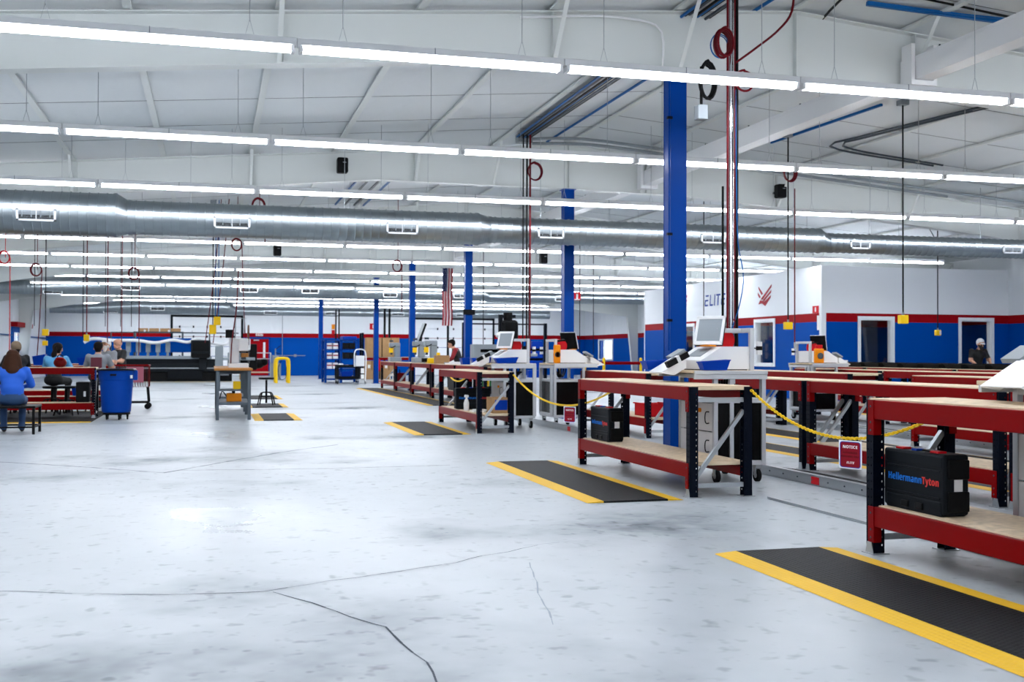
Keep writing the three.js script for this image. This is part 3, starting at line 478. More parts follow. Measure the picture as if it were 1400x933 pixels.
// ---------------------------------------------------------------- rack benches
const hexHole = (u, v, r) => { const P = []; for (let i = 0; i < 6; i++) P.push(new THREE.Vector2(u + Math.cos(i * 1.0472) * r * 0.75, v + Math.sin(i * 1.0472) * r)); return new THREE.Path(P); };
function plate(w, h, cols, pitch = 0.05, r = 0.008, t = 0.003) { const s = shp([[0, 0], [w, 0], [w, h], [0, h]]); for (const c of cols) for (let y = 0.05; y < h - 0.03; y += pitch) s.holes.push(hexHole(c, y, r)); return new THREE.ExtrudeGeometry(s, { depth: t, bevelEnabled: false }); }
const postProto = {}; // x, d size of the channel 80 x 75 mm; mirrored for the far side
for (const side of [0, 1]) {
  const h = 0.965, web = plate(0.075, h, [0.02, 0.055]).rotateY(-Math.PI / 2).translate(side ? 0.08 : 0.003, 0.006, -0.075), l1 = plate(0.08, h, [side ? 0.017 : 0.063]).translate(0, 0.006, -0.003), l2 = plate(0.08, h, [side ? 0.017 : 0.063]).translate(0, 0.006, -0.075);
  postProto[side] = join([web, l1, l2]);
}
function bench(label, x, d, len, o = {}) { // base at its near aisle corner, running away down the hall
  const t = thing('rack_bench', label, 'workbench', [x, 0, d]), W = 0.6, R = o.red ?? mat.red, R2 = o.red2 ?? R, sh = o.shelf !== 0;
  for (const [k, s] of [[0, 0], [1, 0], [0, 1], [1, 1]]) {
    const xx = x + s * (W - 0.08), dd = k ? d + len - 0.075 : d;
    const p = part('upright', postProto[s].clone().translate(xx, 0, -dd), mat.navy, t);
    part('foot_plate', [bx(xx - 0.02, xx + 0.1, 0, 0.006, dd - 0.025, dd + 0.1), exX([[dd - 0.005, 0.005], [dd + 0.08, 0.005], [dd + 0.06, 0.075], [dd + 0.015, 0.075]], s ? xx + 0.081 : xx - 0.005, s ? xx + 0.085 : xx - 0.001)], mat.zinc, p);
  }
  for (const [y, h, m, lv] of [[0.85, 0.12, R, 1], ...(sh ? [[0.175, 0.125, R2, 0]] : [])]) for (const s of [0, 1]) {
    const x0 = s ? x + W - 0.045 : x, x1 = s ? x + W : x + 0.045;
    const b = part('beam', [rb(x0, x1, y, y + h, d + 0.08, d + len - 0.08, 0.006, 1), bx(s ? x0 - 0.03 : x1, s ? x0 : x1 + 0.03, y, y + h - 0.045, d + 0.08, d + len - 0.08)], m, t);
    for (const e of [0, 1]) { const c = e ? d + len - 0.085 : d + 0.025, xo = s ? x + W : x - 0.005; const q = part('connector', [bx(xo, xo + 0.005, y - 0.1, y + h, c, c + 0.06), bx(s ? x + W - 0.05 : x, s ? x + W : x + 0.05, y - 0.1, y + h, e ? c - 0.002 : c + 0.056, e ? c + 0.004 : c + 0.062)], m, b); part('rivet', [0.03, 0.08].map(v => cy(0.007, 0.006, xo + (s ? 0.006 : 0), y - 0.1 + v, c + 0.03, 'x', 8)).concat(cy(0.007, 0.006, xo + (s ? 0.006 : 0), y + h - 0.04, c + 0.03, 'x', 8)), mat.steelDark, q); }
  }
  part('top_deck', rb(x + 0.02, x + W - 0.02, 0.942, 0.98, d + 0.004, d + len - 0.004, 0.004, 1), mat.ply, t);
  if (sh) part('shelf_deck', rb(x + 0.03, x + W - 0.03, 0.272, 0.308, d + 0.085, d + len - 0.085, 0.004, 1), mat.ply, t);
  for (const e of [0, 1]) {
    const c = e ? d + len - 0.04 : d + 0.035, m = o.brace ?? mat.zinc;
    part('strut', bx(x + 0.075, x + W - 0.075, 0.835, 0.875, c - 0.018, c + 0.018), m, t); part('strut', bx(x + 0.075, x + W - 0.075, 0.085, 0.125, c - 0.018, c + 0.018), m, t);
    part('diagonal', bar([x + 0.07, 0.17, c], [x + W - 0.07, 0.76, c], 0.034, 0.034), m, t);
  }
  return t;
}
const benchB = bench('red rack workbench with plywood deck and black tool case, beside the blue column', 4.03, 8.9, 3.05);
copy(benchB, -0.01, 0, 3.14 - 8.9, 'red rack workbench holding the tool case with large clear lettering');
copy(benchB, -0.0, 0, 16.95 - 8.9 - 0.06, 'red rack workbench with faded lower beam holding a spray bottle and sideways tool case');
const benchT = bench('long red rack bench without a lower shelf, behind the first wheeled test station', 6.25, 10.85, 3.0, { shelf: 0 });
copy(benchB, 2.22, 0, 7.72 - 8.9, 'red rack bench with a shelf seen past the notice sign');
copy(benchB, 2.22, 0, 4.55 - 8.9, 'red rack bench whose shelf shows behind the lettered tool case');
copy(benchB, 2.22, 0, 15.35 - 8.9, 'red rack bench with a red tote on its shelf, behind the column');
for (const [d, l] of [[7.0, 'red rack bench of the second row ending near the tall hanging cord'], [10.2, 'red rack bench of the second row with shelf above the yellow edged mat'], [17.9, 'red rack bench of the second row behind the paired stations']]) copy(benchB, 5.27, 0, d - 8.9, l);
copy(benchT, 3.05, 0, 13.3 - 10.85 + 1.5, 'shelfless red rack bench of the second row bridging the steel floor rail');
for (const [d, l] of [[14.55, 'red rack bench of the third row with printed white cartons on its shelf'], [17.75, 'red rack bench of the third row beside the station with the orange reel'], [11.35, 'red rack bench of the third row next to the far mats']]) copy(benchB, 7.75, 0, d - 8.9, l);
for (const [d, l] of [[16.1, 'red rack bench of the last row carrying black bins before the office'], [19.3, 'red rack bench of the last row in front of the capped man'], [22.5, 'red rack bench of the last row near the office corner']]) copy(benchB, 10.5, 0, d - 8.9, l);

// ---------------------------------------------------------------- anti-fatigue mats
function floorMat(label, x0, x1, d0, d1, bw = 0.14, axis = 'd', end = 0) {
  const t = thing('floor_mat', label, 'mat', [(x0 + x1) / 2, 0, d0]), h = 0.016;
  if (axis === 'd') {
    part('foam_top', bx(x0 + bw, x1 - bw, 0, h, d0, d1), mat.foam, t);
    part('yellow_border', ex([[x0, 0.002], [x0 + bw, 0.002], [x0 + bw, h], [x0 + 0.01, 0.006]], d0, d1), mat.matYellow, t); part('yellow_border', ex([[x1 - bw, 0.002], [x1, 0.002], [x1 - 0.01, 0.006], [x1 - bw, h]], d0, d1), mat.matYellow, t);
    if (end) part('ramp', bx(x0 + bw, x1 - bw, 0, 0.004, d0 - 0.02, d0), mat.foam, t);
  } else {
    part('foam_top', bx(x0, x1, 0, h, d0 + bw, d1 - bw), mat.foam, t); part('yellow_border', bx(x0, x1, 0, h - 0.002, d0, d0 + bw), mat.matYellow, t); part('yellow_border', bx(x0, x1, 0, h - 0.002, d1 - bw, d1), mat.matYellow, t);
  }
  return t;
}
floorMat('black mat with yellow edges in front of the bench with the lettered tool case', 3.05, 3.925, 2.9, 6.36, 0.145);
floorMat('black mat with yellow edges in front of the bench by the blue column', 3.05, 3.925, 8.79, 12.34, 0.145);
floorMat('black mat with yellow edges in front of the bench with the spray bottle', 3.02, 3.91, 16.78, 19.98, 0.14);
floorMat('very long black mat with yellow edges along the cluttered assembly bench', 5.06, 5.98, 26.35, 40.2, 0.12);
floorMat('short black mat with broad yellow ends beside the grey work table', 0.78, 1.66, 21.05, 23.4, 0.16);
floorMat('short black mat under the black swivel stool', 0.78, 1.74, 26.2, 28.1, 0.14);
floorMat('short black mat beyond the swivel stool', 0.85, 1.9, 31, 33.6, 0.14);
floorMat('wide black mat with yellow edge under the left red bench', -5.5, -2.1, 21.2, 25.2, 0.1, 'x');
floorMat('black mat with yellow edges close behind the shelfless bench', 6.95, 7.65, 4, 15.6, 0.1); floorMat('black mat with yellow edges in front of the second row of benches', 8.35, 9.2, 5, 17.5, 0.1);
floorMat('black mat with yellow edges beyond the second row of benches', 10.35, 11.1, 6, 17.4, 0.1); floorMat('black mat with yellow edges before the last row of benches', 13.3, 14.2, 9, 22, 0.1);

// floor rails
function rail(label, x, d0, d1, h, w, stickers) {
  const t = thing('floor_rail', label, 'rail', [x, 0, d0]);
  part('rail', [bx(x - w / 2, x + w / 2, 0, 0.008, d0, d1), bx(x - 0.006, x + 0.006, 0, h, d0, d1), bx(x - w / 2, x + w / 2, h - 0.01, h, d0, d1)], mat.zinc, t);
  if (h > 0.05) { part('side_plate', bx(x - w / 2 - 0.004, x - w / 2, 0.012, h - 0.012, d0, d1), mat.zinc, t); for (let d = d0 + 0.3; d < Math.min(d1, d0 + 12); d += 0.28) part('bolt', cy(0.008, 0.01, x - w / 2 - 0.006, h * 0.55, d, 'x', 8), mat.steelDark, t); }
  for (const d of stickers) part('red_sticker', bx(x - w / 2 - 0.008, x - w / 2 - 0.003, 0.015, h - 0.015, d - 0.07, d + 0.07), mat.redBright, t);
}
rail('steel floor rail with a red sticker running under the notice sign', 5.62, 3.6, 21, 0.1, 0.07, [9.45, 13, 17]);
rail('low steel floor strip running behind the benches with tool cases', 4.69, 2.8, 8.7, 0.02, 0.04, []);
rail('steel floor rail with red stickers behind the second row of benches', 10.12, 6, 24, 0.1, 0.07, [9.9, 12.3, 17.3]);
solo('floor_cable', tube([[5.75, 0.02, 11.4], [6.0, 0.02, 10.6], [6.05, 0.02, 9.6], [5.95, 0.02, 8.4], [5.8, 0.02, 7.6]], 0.02, 30, 6), mat.hoseBlack, 'black cable curving along the floor beside the steel rail', 'cable', [5.9, 0, 9.6]);

// ---------------------------------------------------------------- tool cases
function toolCase(label) { // local: face towards -x, width along d, base at centre
  const t = thing('tool_case', label, 'tool case', [0, 0, 0]), w = 0.3, h = 0.365, b = 0.085;
  part('shell', [rb(-b, b, 0.008, h, -w, w, 0.018), rb(-b - 0.004, b + 0.004, 0, 0.09, -w + 0.03, w - 0.03, 0.01, 1), rb(-b - 0.002, -b + 0.02, h - 0.085, h - 0.012, -w + 0.02, w - 0.02, 0.008, 1), rb(-b - 0.006, -b + 0.02, 0.1, 0.11, -w + 0.04, w - 0.04, 0.004, 1), rb(-b - 0.004, -b + 0.02, h - 0.105, h - 0.097, -w + 0.04, w - 0.04, 0.003, 1)], mat.charcoal, t);
  parts('ribbed_side', [rb(-b + 0.02, b - 0.005, 0.03, 0.15, -w - 0.012, -w + 0.02, 0.008, 1), rb(-b + 0.02, b - 0.005, 0.22, h - 0.03, -w - 0.012, -w + 0.02, 0.008, 1)], mat.black, t);
  part('label_sticker', bx(-0.02, 0.035, 0.15, 0.25, -w - 0.004, -w + 0.005), mat.tape, t);
  for (const d of [-0.17, 0.17]) part('red_latch', rb(-0.06, 0.0, h - 0.004, h + 0.012, d - 0.04, d + 0.04, 0.004, 1), mat.redBright, t);
  part('blue_latch', rb(-0.06, 0.0, h - 0.004, h + 0.012, 0.0, 0.05, 0.004, 1), mat.binBlue, t); part('handle', rb(-0.03, 0.03, h, h + 0.01, -0.1, -0.01, 0.004, 1), mat.black, t);
  for (const d of [-0.07, 0.07]) part('clasp', rb(-b - 0.014, -b, 0.02, 0.06, d - 0.035, d + 0.035, 0.006, 1), mat.black, t);
  const s1 = text('Hellermann', 0.043), s2 = text('Tyton', 0.043), w1 = s1.boundingBox.max.x, w2 = s2.boundingBox.max.x, T = w1 + w2 + 0.004;
  part('blue_lettering', s1.translate(-T / 2, 0.175, 0.086).rotateY(-Math.PI / 2), M(0x1d6fd0, 0.4), t); part('red_lettering', s2.translate(-T / 2 + w1 + 0.004, 0.175, 0.086).rotateY(-Math.PI / 2), M(0xe0403c, 0.4), t);
  return t;
}
const caseA = toolCase('black tool case with large blue and red lettering and a grey side sticker'); caseA.position.copy(V(4.19, 0.308, 5.83));
copy(caseA, 0.02, 0, 5.66, 'black tool case on the bench shelf by the blue column');
copy(caseA, 0.14, 0, 12.7, 'dark tool case turned sideways behind the spray bottle', Math.PI / 2);

// small things on the spray bottle bench
{ const t = thing('spray_bottle', 'clear spray bottle with white trigger on the lower bench shelf', 'bottle', [4.12, 0.308, 18.05]); part('bottle', lathe([[0, 0], [0.045, 0.004], [0.047, 0.13], [0.03, 0.18], [0.016, 0.2], [0.016, 0.22], [0, 0.22]], 4.12, 0.308, 18.05, 16), mat.whiteGloss, t); part('trigger', [rb(4.09, 4.15, 0.528, 0.57, 18.0, 18.09, 0.01, 1), bar([4.12, 0.54, 18.02], [4.12, 0.49, 17.98], 0.012)], mat.white, t); }
solo('paper_pile', [rb(4.1, 4.3, 0.308, 0.33, 17.4, 17.75, 0.008), rb(4.14, 4.34, 0.33, 0.352, 17.45, 17.7, 0.01)], mat.paper, 'crumpled white papers lying on the lower bench shelf', 'paper', [4.2, 0.308, 17.55]);
{ const t = thing('cartoned_goods', 'brown carton with a blue printed side standing on the lower bench shelf', 'box', [4.45, 0.308, 17.3]); part('carton', rb(4.33, 4.58, 0.308, 0.56, 17.1, 17.5, 0.004, 1), mat.card, t); part('blue_print', bx(4.37, 4.575, 0.36, 0.52, 17.094, 17.099), mat.binBlue, t); }
{ const t = thing('red_tote', 'open red plastic tote on the shelf behind the blue column', 'tote', [6.6, 0.308, 16.0]); part('tub', [bx(6.4, 6.8, 0.308, 0.32, 15.6, 16.2), bx(6.4, 6.42, 0.31, 0.5, 15.6, 16.2), bx(6.78, 6.8, 0.31, 0.5, 15.6, 16.2), bx(6.4, 6.8, 0.31, 0.5, 15.6, 15.62), bx(6.4, 6.8, 0.31, 0.5, 16.18, 16.2)], mat.redBright, t); part('rim', [bx(6.38, 6.82, 0.49, 0.51, 15.58, 15.61), bx(6.38, 6.41, 0.49, 0.51, 15.58, 16.22), bx(6.79, 6.82, 0.49, 0.51, 15.58, 16.22)], mat.redBright, t); }
for (const [d, l] of [[15.9, 'white printed carton on the third row shelf, left of its pair'], [15.15, 'white printed carton on the third row shelf, right of its pair']]) { const t = thing('printed_carton', l, 'box', [12.0, 0.308, d]); part('carton', rb(11.82, 12.2, 0.308, 0.6, d - 0.28, d + 0.22, 0.006, 1), mat.white, t); part('red_blue_print', bx(11.812, 11.819, 0.4, 0.47, d - 0.2, d + 0.1), mat.binBlue, t); part('red_print', bx(11.812, 11.819, 0.4, 0.47, d - 0.27, d - 0.2), mat.redBright, t); }

// ---------------------------------------------------------------- chains and notice signs
const linkG = new THREE.TorusGeometry(0.012, 0.0042, 6, 12).scale(1.75, 1, 1);
function chain(label, a, b, low) {
  const t = thing('barrier_chain', label, 'chain', a), A = V(...a), B = V(...b), L = [], n = 400;
  const Cv = new THREE.CatmullRomCurve3([...Array(13)].map((_, i) => { const s = i / 12, p = A.clone().lerp(B, s); p.y -= (4 * s * (1 - s)) * ((A.y + B.y) / 2 - low); return p; }));
  const len = Cv.getLength(), k = Math.round(len / 0.03);
  for (let i = 0; i < k; i++) { const u = (i + 0.5) / k, p = Cv.getPointAt(u), q = Cv.getTangentAt(u), m = new THREE.Mesh(linkG, mat.yellow); m.name = 'link'; m.castShadow = m.receiveShadow = true; m.position.copy(p).sub(A); m.quaternion.setFromUnitVectors(new THREE.Vector3(1, 0, 0), q); m.rotateX(i % 2 ? Math.PI / 4 : -Math.PI / 4); t.add(m); }
  return Cv;
}
const signTex = (() => {
  const c = document.createElement('canvas'); c.width = 256; c.height = 320; const g = c.getContext('2d'); g.fillStyle = '#eef0f4'; g.fillRect(0, 0, 256, 320);
  const rr = (x, y, w, h, r) => { g.beginPath(); g.moveTo(x + r, y); g.lineTo(x + w - r, y); g.quadraticCurveTo(x + w, y, x + w, y + r); g.lineTo(x + w, y + h - r); g.quadraticCurveTo(x + w, y + h, x + w - r, y + h); g.lineTo(x + r, y + h); g.quadraticCurveTo(x, y + h, x, y + h - r); g.lineTo(x, y + r); g.quadraticCurveTo(x, y, x + r, y); g.fill(); };
  g.fillStyle = '#26389a'; rr(12, 12, 232, 296, 34); g.fillStyle = '#8e1626'; rr(20, 20, 216, 280, 28);
  g.textAlign = 'center'; g.fillStyle = '#ffffff'; g.font = 'bold 46px sans-serif'; g.fillText('NOTICE', 128, 88); g.fillStyle = '#3a0508'; g.font = 'bold 26px sans-serif'; g.fillText('AUTHORIZED', 128, 148); g.fillText('PERSONNEL ONLY', 128, 190, 206); g.fillStyle = '#f4e9ea'; g.font = 'italic bold 34px sans-serif'; g.fillText('ELITE', 128, 262);
  const t = new THREE.CanvasTexture(c); t.colorSpace = THREE.SRGBColorSpace; return t;
})();
function notice(label, x, y, d, turn) {
  const t = thing('notice_sign', label, 'sign', [x, y, d]); t.rotation.y = turn; const w = 0.1, h = 0.104;
  const p = new THREE.Mesh(new THREE.BoxGeometry(w * 2, h * 2, 0.004), mat.white); p.name = 'board'; const f = new THREE.Mesh(new THREE.PlaneGeometry(w * 2, h * 2), M(0xffffff, 0.4, { map: signTex })); f.name = 'printed_face'; f.position.z = 0.0026;
  for (const m of [p, f]) { m.position.y = -h; m.castShadow = m.receiveShadow = true; t.add(m); }
  for (const s of [-1, 1]) { const k = new THREE.Mesh(new THREE.TorusGeometry(0.01, 0.0018, 5, 10), mat.zinc); k.name = 'hook'; k.position.set(s * w * 0.8, 0.004, 0); t.add(k); }
}
const c1 = chain('yellow plastic chain between the two nearest benches carrying the notice sign', [4.61, 0.94, 8.88], [4.55, 0.86, 6.2], 0.63);
const c2 = chain('yellow plastic chain drooping between the spray bottle bench and the bench by the column', [4.61, 0.93, 16.86], [4.5, 0.86, 11.98], 0.57);
chain('short yellow chain seen under the top of the spray bottle bench', [4.62, 0.9, 20], [4.75, 0.86, 22.6], 0.72);
{ const p = c1.getPointAt(0.62), q = c2.getPointAt(0.64); notice('dark red notice sign hung on the yellow chain near the lettered tool case', p.x - 0.02, p.y - 0.015, -p.z, -1.2); notice('dark red notice sign hung on the yellow chain by the paired stations', q.x - 0.02, q.y - 0.015, -q.z, -1.0); }

// ---------------------------------------------------------------- wheeled test stations
function bin(label, x, y, d, lx, ld, h, m = mat.binBlue, group) { // open tapered parts bin
  const t = thing('parts_bin', label, 'bin', [x, y, d], group), a = lx / 2, b = ld / 2, k = 0.8;
  const wall = (p, q, r, s) => { const g = new THREE.BufferGeometry(), v = [p, q, r, p, r, s].flatMap(([X, Y, D]) => [X, Y, -D]); g.setAttribute('position', new THREE.Float32BufferAttribute(v, 3)); g.computeVertexNormals(); return g; };
  const B = [[x - a * k, y + 0.003, d - b * k], [x + a * k, y + 0.003, d - b * k], [x + a * k, y + 0.003, d + b * k], [x - a * k, y + 0.003, d + b * k]], T = [[x - a, y + h * 0.8, d - b], [x + a, y + h, d - b], [x + a, y + h, d + b], [x - a, y + h * 0.8, d + b]], g = [wall(...B)];
  for (let i = 0; i < 4; i++) g.push(wall(B[i], B[(i + 1) % 4], T[(i + 1) % 4], T[i]));
  part('tub', g, m, t); part('rim', T.map((p, i) => bar(p, T[(i + 1) % 4], 0.012)), m, t); return t;
}
function caster(t, x, d, r = 0.062, m = mat.rubber) { const c = part('caster', [cy(r, 0.036, x, r, d, 'x', 18)], m, t); part('hub', cy(r * 0.45, 0.042, x, r, d, 'x', 10), mat.zinc, c); part('fork', [bx(x - 0.03, x - 0.022, r, r * 2 + 0.05, d - 0.025, d + 0.025), bx(x + 0.022, x + 0.03, r, r * 2 + 0.05, d - 0.025, d + 0.025), bx(x - 0.03, x + 0.03, r * 2 + 0.01, r * 2 + 0.05, d - 0.03, d + 0.03)], mat.zinc, c); }
const prof = (x0, x1, y0, y1, d0, d1) => rb(x0, x1, y0, y1, d0, d1, 0.004, 1);
function station(label, group) { // base: near aisle corner on the floor; operator side is -x
  const t = thing('test_station', label, 'test station', [0, 0, 0], group), s = 0.045, W = 0.56, L = 0.85;
  for (const [x, d] of [[0.06, 0.07], [W - 0.06, 0.07], [0.06, L - 0.07], [W - 0.06, L - 0.07]]) caster(t, x, d);
  for (const [x, d] of [[0, 0], [W - s, 0], [0, L - s], [W - s, L - s], [0.17, 0]]) part('post', prof(x, x + s, 0.17, x > 0.1 && x < 0.2 ? 1.06 : 1.06, d, d + s), mat.alu, t);
  for (const y of [0.17, 0.78, 1.015]) { part('rail', prof(s, W - s, y, y + s, 0, s), mat.alu, t); part('rail', prof(s, W - s, y, y + s, L - s, L), mat.alu, t); part('rail', prof(0, s, y, y + s, s, L - s), mat.alu, t); part('rail', prof(W - s, W, y, y + s, s, L - s), mat.alu, t); }
  part('black_panel', bx(s, W - s, 0.215, 0.78, 0.015, 0.022), mat.blackGloss, t); part('black_panel', bx(W - 0.03, W - 0.02, 0.215, 0.78, s, L - s), mat.blackGloss, t); part('black_panel', bx(s, W - s, 0.215, 0.78, L - 0.022, L - 0.015), mat.blackGloss, t);
  for (const [y0, y1] of [[0.22, 0.49], [0.5, 0.775]]) { const p = part('white_drawer', rb(0.006, 0.03, y0, y1, s, L - s, 0.004, 1), mat.white, t); part('handle', tube([[0.004, y0 + 0.08, 0.12], [-0.03, y0 + 0.08, 0.12], [-0.03, y0 + 0.19, 0.12], [0.004, y0 + 0.19, 0.12]], 0.006, 12, 5), mat.black, p); }
  part('orange_knob', cy(0.022, 0.03, -0.006, 0.7, 0.32, 'x', 10), mat.orange, t);
  part('inner_floor', bx(s, W - s, 0.2, 0.215, s, L - s), mat.black, t);
  part('table_top', rb(-0.24, W, 1.075, 1.1, -0.02, L + 0.02, 0.003, 1), mat.ply, t);
  part('edge_profile', prof(-0.22, W, 1.015, 1.06, -0.03, -0.002), mat.alu, t); part('edge_profile', prof(-0.22, W, 1.06, 1.098, -0.04, -0.002), mat.alu, t); part('edge_profile', prof(-0.22, W, 1.03, 1.098, L, L + 0.03), mat.alu, t);
  part('outrigger', [prof(W, W + s, 0.2, 1.06, 0.1, 0.145), prof(W, W + s, 1.015, 1.06, 0.145, L - 0.1), prof(W, W + s, 0.2, 0.245, 0.145, L - 0.1), prof(W, W + s, 0.2, 1.06, L - 0.1, L - 0.055)], mat.alu, t);
  parts('cable', [0, 1, 2, 3, 4].map(k => tube([[0.1 + 0.08 * k, 1.0, 0.1 + 0.1 * k], [0.14 + 0.07 * k, 0.9, 0.12 + 0.12 * k], [0.2 + 0.05 * k, 0.86 + 0.02 * (k % 2), 0.2 + 0.1 * k], [0.4, 0.95, 0.3 + 0.06 * k]], 0.014, 14, 5)), mat.hoseBlack, t);
  // sloped white cabinet with touch panel
  const cab = part('cabinet', ex([[-0.08, 1.11], [0.44, 1.11], [0.44, 1.335], [0.14, 1.335], [-0.05, 1.215], [-0.08, 1.2]], 0.12, 0.72), mat.white, t);
  part('foot_strip', bx(-0.05, 0.42, 1.1, 1.112, 0.125, 0.715), mat.black, t); part('touch_pad', bar([-0.02, 1.238, 0.42], [0.1, 1.314, 0.42], 0.3, 0.006), mat.grey, cab); part('orange_strip', bx(0.04, 0.12, 1.336, 1.35, 0.2, 0.5), mat.orange, cab);
  part('mast', [prof(0.44, 0.485, 1.1, 1.52, 0.1, 0.145), prof(0.44, 0.485, 1.1, 1.52, 0.6, 0.645), prof(0.18, 0.485, 1.475, 1.52, 0.3, 0.345), prof(0.44, 0.485, 1.475, 1.52, 0.145, 0.6)], mat.alu, t);
  part('arm', [bar([0.18, 1.5, 0.42], [0.31, 1.5, 0.5], 0.03), bar([0.31, 1.5, 0.5], [0.45, 1.48, 0.6], 0.03)], mat.black, t);
  // monitor turned towards the operator
  const mo = new THREE.Group(); mo.name = 'monitor'; t.add(mo); mo.position.copy(V(0.12, 1.5, 0.36)); mo.rotation.order = 'YXZ'; mo.rotation.set(-0.34, -0.85, 0);
  part('casing', rb(-0.15, 0.15, -0.155, 0.155, 0.012, 0.05, 0.01), mat.black, mo); part('bezel', [rb(-0.155, 0.155, 0.12, 0.155, -0.004, 0.014, 0.005, 1), rb(-0.155, 0.155, -0.155, -0.115, -0.004, 0.014, 0.005, 1), rb(-0.155, -0.125, -0.155, 0.155, -0.004, 0.014, 0.005, 1), rb(0.125, 0.155, -0.155, 0.155, -0.004, 0.014, 0.005, 1)], mat.white, mo); part('screen', bx(-0.126, 0.126, -0.116, 0.121, 0.002, 0.012), mat.screen, mo);
  // sloped white chute with black roller, over the bench
  part('chute', [].concat([bar([-0.45, 1.075, 0.4], [-0.19, 1.225, 0.4], 0.34, 0.008), ex([[-0.45, 1.07], [-0.19, 1.22], [-0.19, 1.12], [-0.32, 1.05]], 0.23, 0.236), ex([[-0.45, 1.07], [-0.19, 1.22], [-0.19, 1.12], [-0.32, 1.05]], 0.564, 0.57)]), mat.whiteGloss, t);
  part('roller', bar([-0.42, 1.15, 0.18], [-0.2, 1.26, 0.18], 0.06), mat.black, t); part('roller_band', bar([-0.32, 1.2, 0.178], [-0.29, 1.215, 0.178], 0.066), mat.tape, t);
  part('side_screen', bar([-0.2, 1.22, 0.62], [-0.06, 1.3, 0.62], 0.16, 0.03), mat.grey, t);
  parts('beacon', [cy(0.03, 0.05, W + 0.03, 1.28, 0.2, 'y', 12), cy(0.03, 0.05, W + 0.03, 1.36, 0.2, 'y', 12)], mat.white, t); part('beacon_band', [cy(0.032, 0.04, W + 0.03, 1.32, 0.2, 'y', 12), bar([0.47, 1.32, 0.13], [W + 0.03, 1.32, 0.2], 0.012)], mat.black, t);
  part('red_wheel', cy(0.12, 0.02, 0.32, 1.4, 0.45, 'd', 24), mat.redBright, t);
  return t;
}
const st = station('wheeled aluminium test station with upright monitor, beside the bench with the blue column'); st.position.copy(V(4.72, 0, 9.86));
const s2 = copy(st, 0.02, 0, 8.1, 'wheeled aluminium test station behind the spray bottle bench');
copy(st, 0, 0, 4.86 - 9.86, 'wheeled test station whose white chute juts over the lettered tool case bench');
copy(st, 6.2 - 4.72, 0, 18.85 - 9.86, 'wheeled test station facing away, back to back with the one behind the spray bottle bench', Math.PI);
copy(st, 11.62 - 4.72, 0, 19.7 - 9.86, 'far wheeled test station facing the last benches before the office', Math.PI);
bin('blue parts bin lying in front of the upright monitor', 4.72, 1.1, 9.87, 0.3, 0.12, 0.1); bin('dark blue parts bin beyond the white chute at the first station', 4.4, 1.1, 10.55, 0.28, 0.16, 0.1);
bin('blue parts bin in front of the white cabinet behind the spray bottle bench', 4.78, 1.1, 17.97, 0.4, 0.14, 0.1); bin('blue parts bin at the rear of the station behind the spray bottle bench', 4.5, 1.1, 18.6, 0.36, 0.16, 0.1);
bin('rounded blue bin on the station facing away', 6.3, 1.1, 18.75, 0.44, 0.16, 0.11);
{ // reel, lamp and grey press on stations
  const t = thing('wire_reel', 'orange wire reel standing on the far station', 'reel', [11.25, 1.1, 19.0]); part('frame', rb(11.17, 11.36, 1.1, 1.38, 18.9, 18.98, 0.02), mat.orange, t); part('hub', cy(0.06, 0.1, 11.27, 1.24, 18.93, 'd', 16), mat.steelDark, t); part('cap', rb(11.2, 11.33, 1.38, 1.45, 18.91, 18.97, 0.01), mat.redBright, t);
  const u = thing('wire_reel', 'small orange reel beside the white cabinet of the station facing away', 'reel', [5.72, 1.1, 18.1]); part('frame', rb(5.66, 5.78, 1.1, 1.42, 18.05, 18.13, 0.03), mat.orange, u); part('hub', cy(0.05, 0.1, 5.72, 1.25, 18.1, 'd', 14), mat.steelDark, u);
  const p = thing('grey_press', 'pale grey bench press with two slots, beside the column with the strap box', 'machine', [6.55, 0.98, 26.9]); part('body', ex([[6.3, 0.98], [7.1, 0.98], [7.1, 1.5], [6.3, 1.5]], 26.7, 27.2, [[[6.45, 1.08], [6.45, 1.18], [7.0, 1.18], [7.0, 1.08]], [[6.45, 1.3], [6.45, 1.38], [7.0, 1.38], [7.0, 1.3]]]), mat.machineGrey, p); parts('slot_jaw', [bx(6.4, 7.05, 1.07, 1.19, 27.1, 27.19), bx(6.4, 7.05, 1.29, 1.39, 27.1, 27.19)], mat.black, p);
}
// red guard rail with yellow posts beyond the office
{ const t = thing('guard_rail', 'red guard rail on yellow posts standing beyond the office block', 'guard rail', [14.8, 0, 41]); part('rail', rb(13.4, 17.4, 0.86, 0.98, 40.95, 41.05, 0.02), mat.red, t); for (const x of [14.1, 14.9, 16.45]) { const p = part('post', cy(0.06, 1.08, x, 0.54, 41, 'y', 12), mat.yellow, t); part('post_cap', ball(0.06, x, 1.08, 41), mat.yellow, p); } }

// black bins and carts in a row on the last benches
for (let k = 0; k < 12; k++) bin('open black tray standing in the row on the last benches before the office', 14.85, 0.98, 16.6 + 0.72 * k, 0.4, 0.56, 0.11, mat.black, 'black trays on the last bench row');

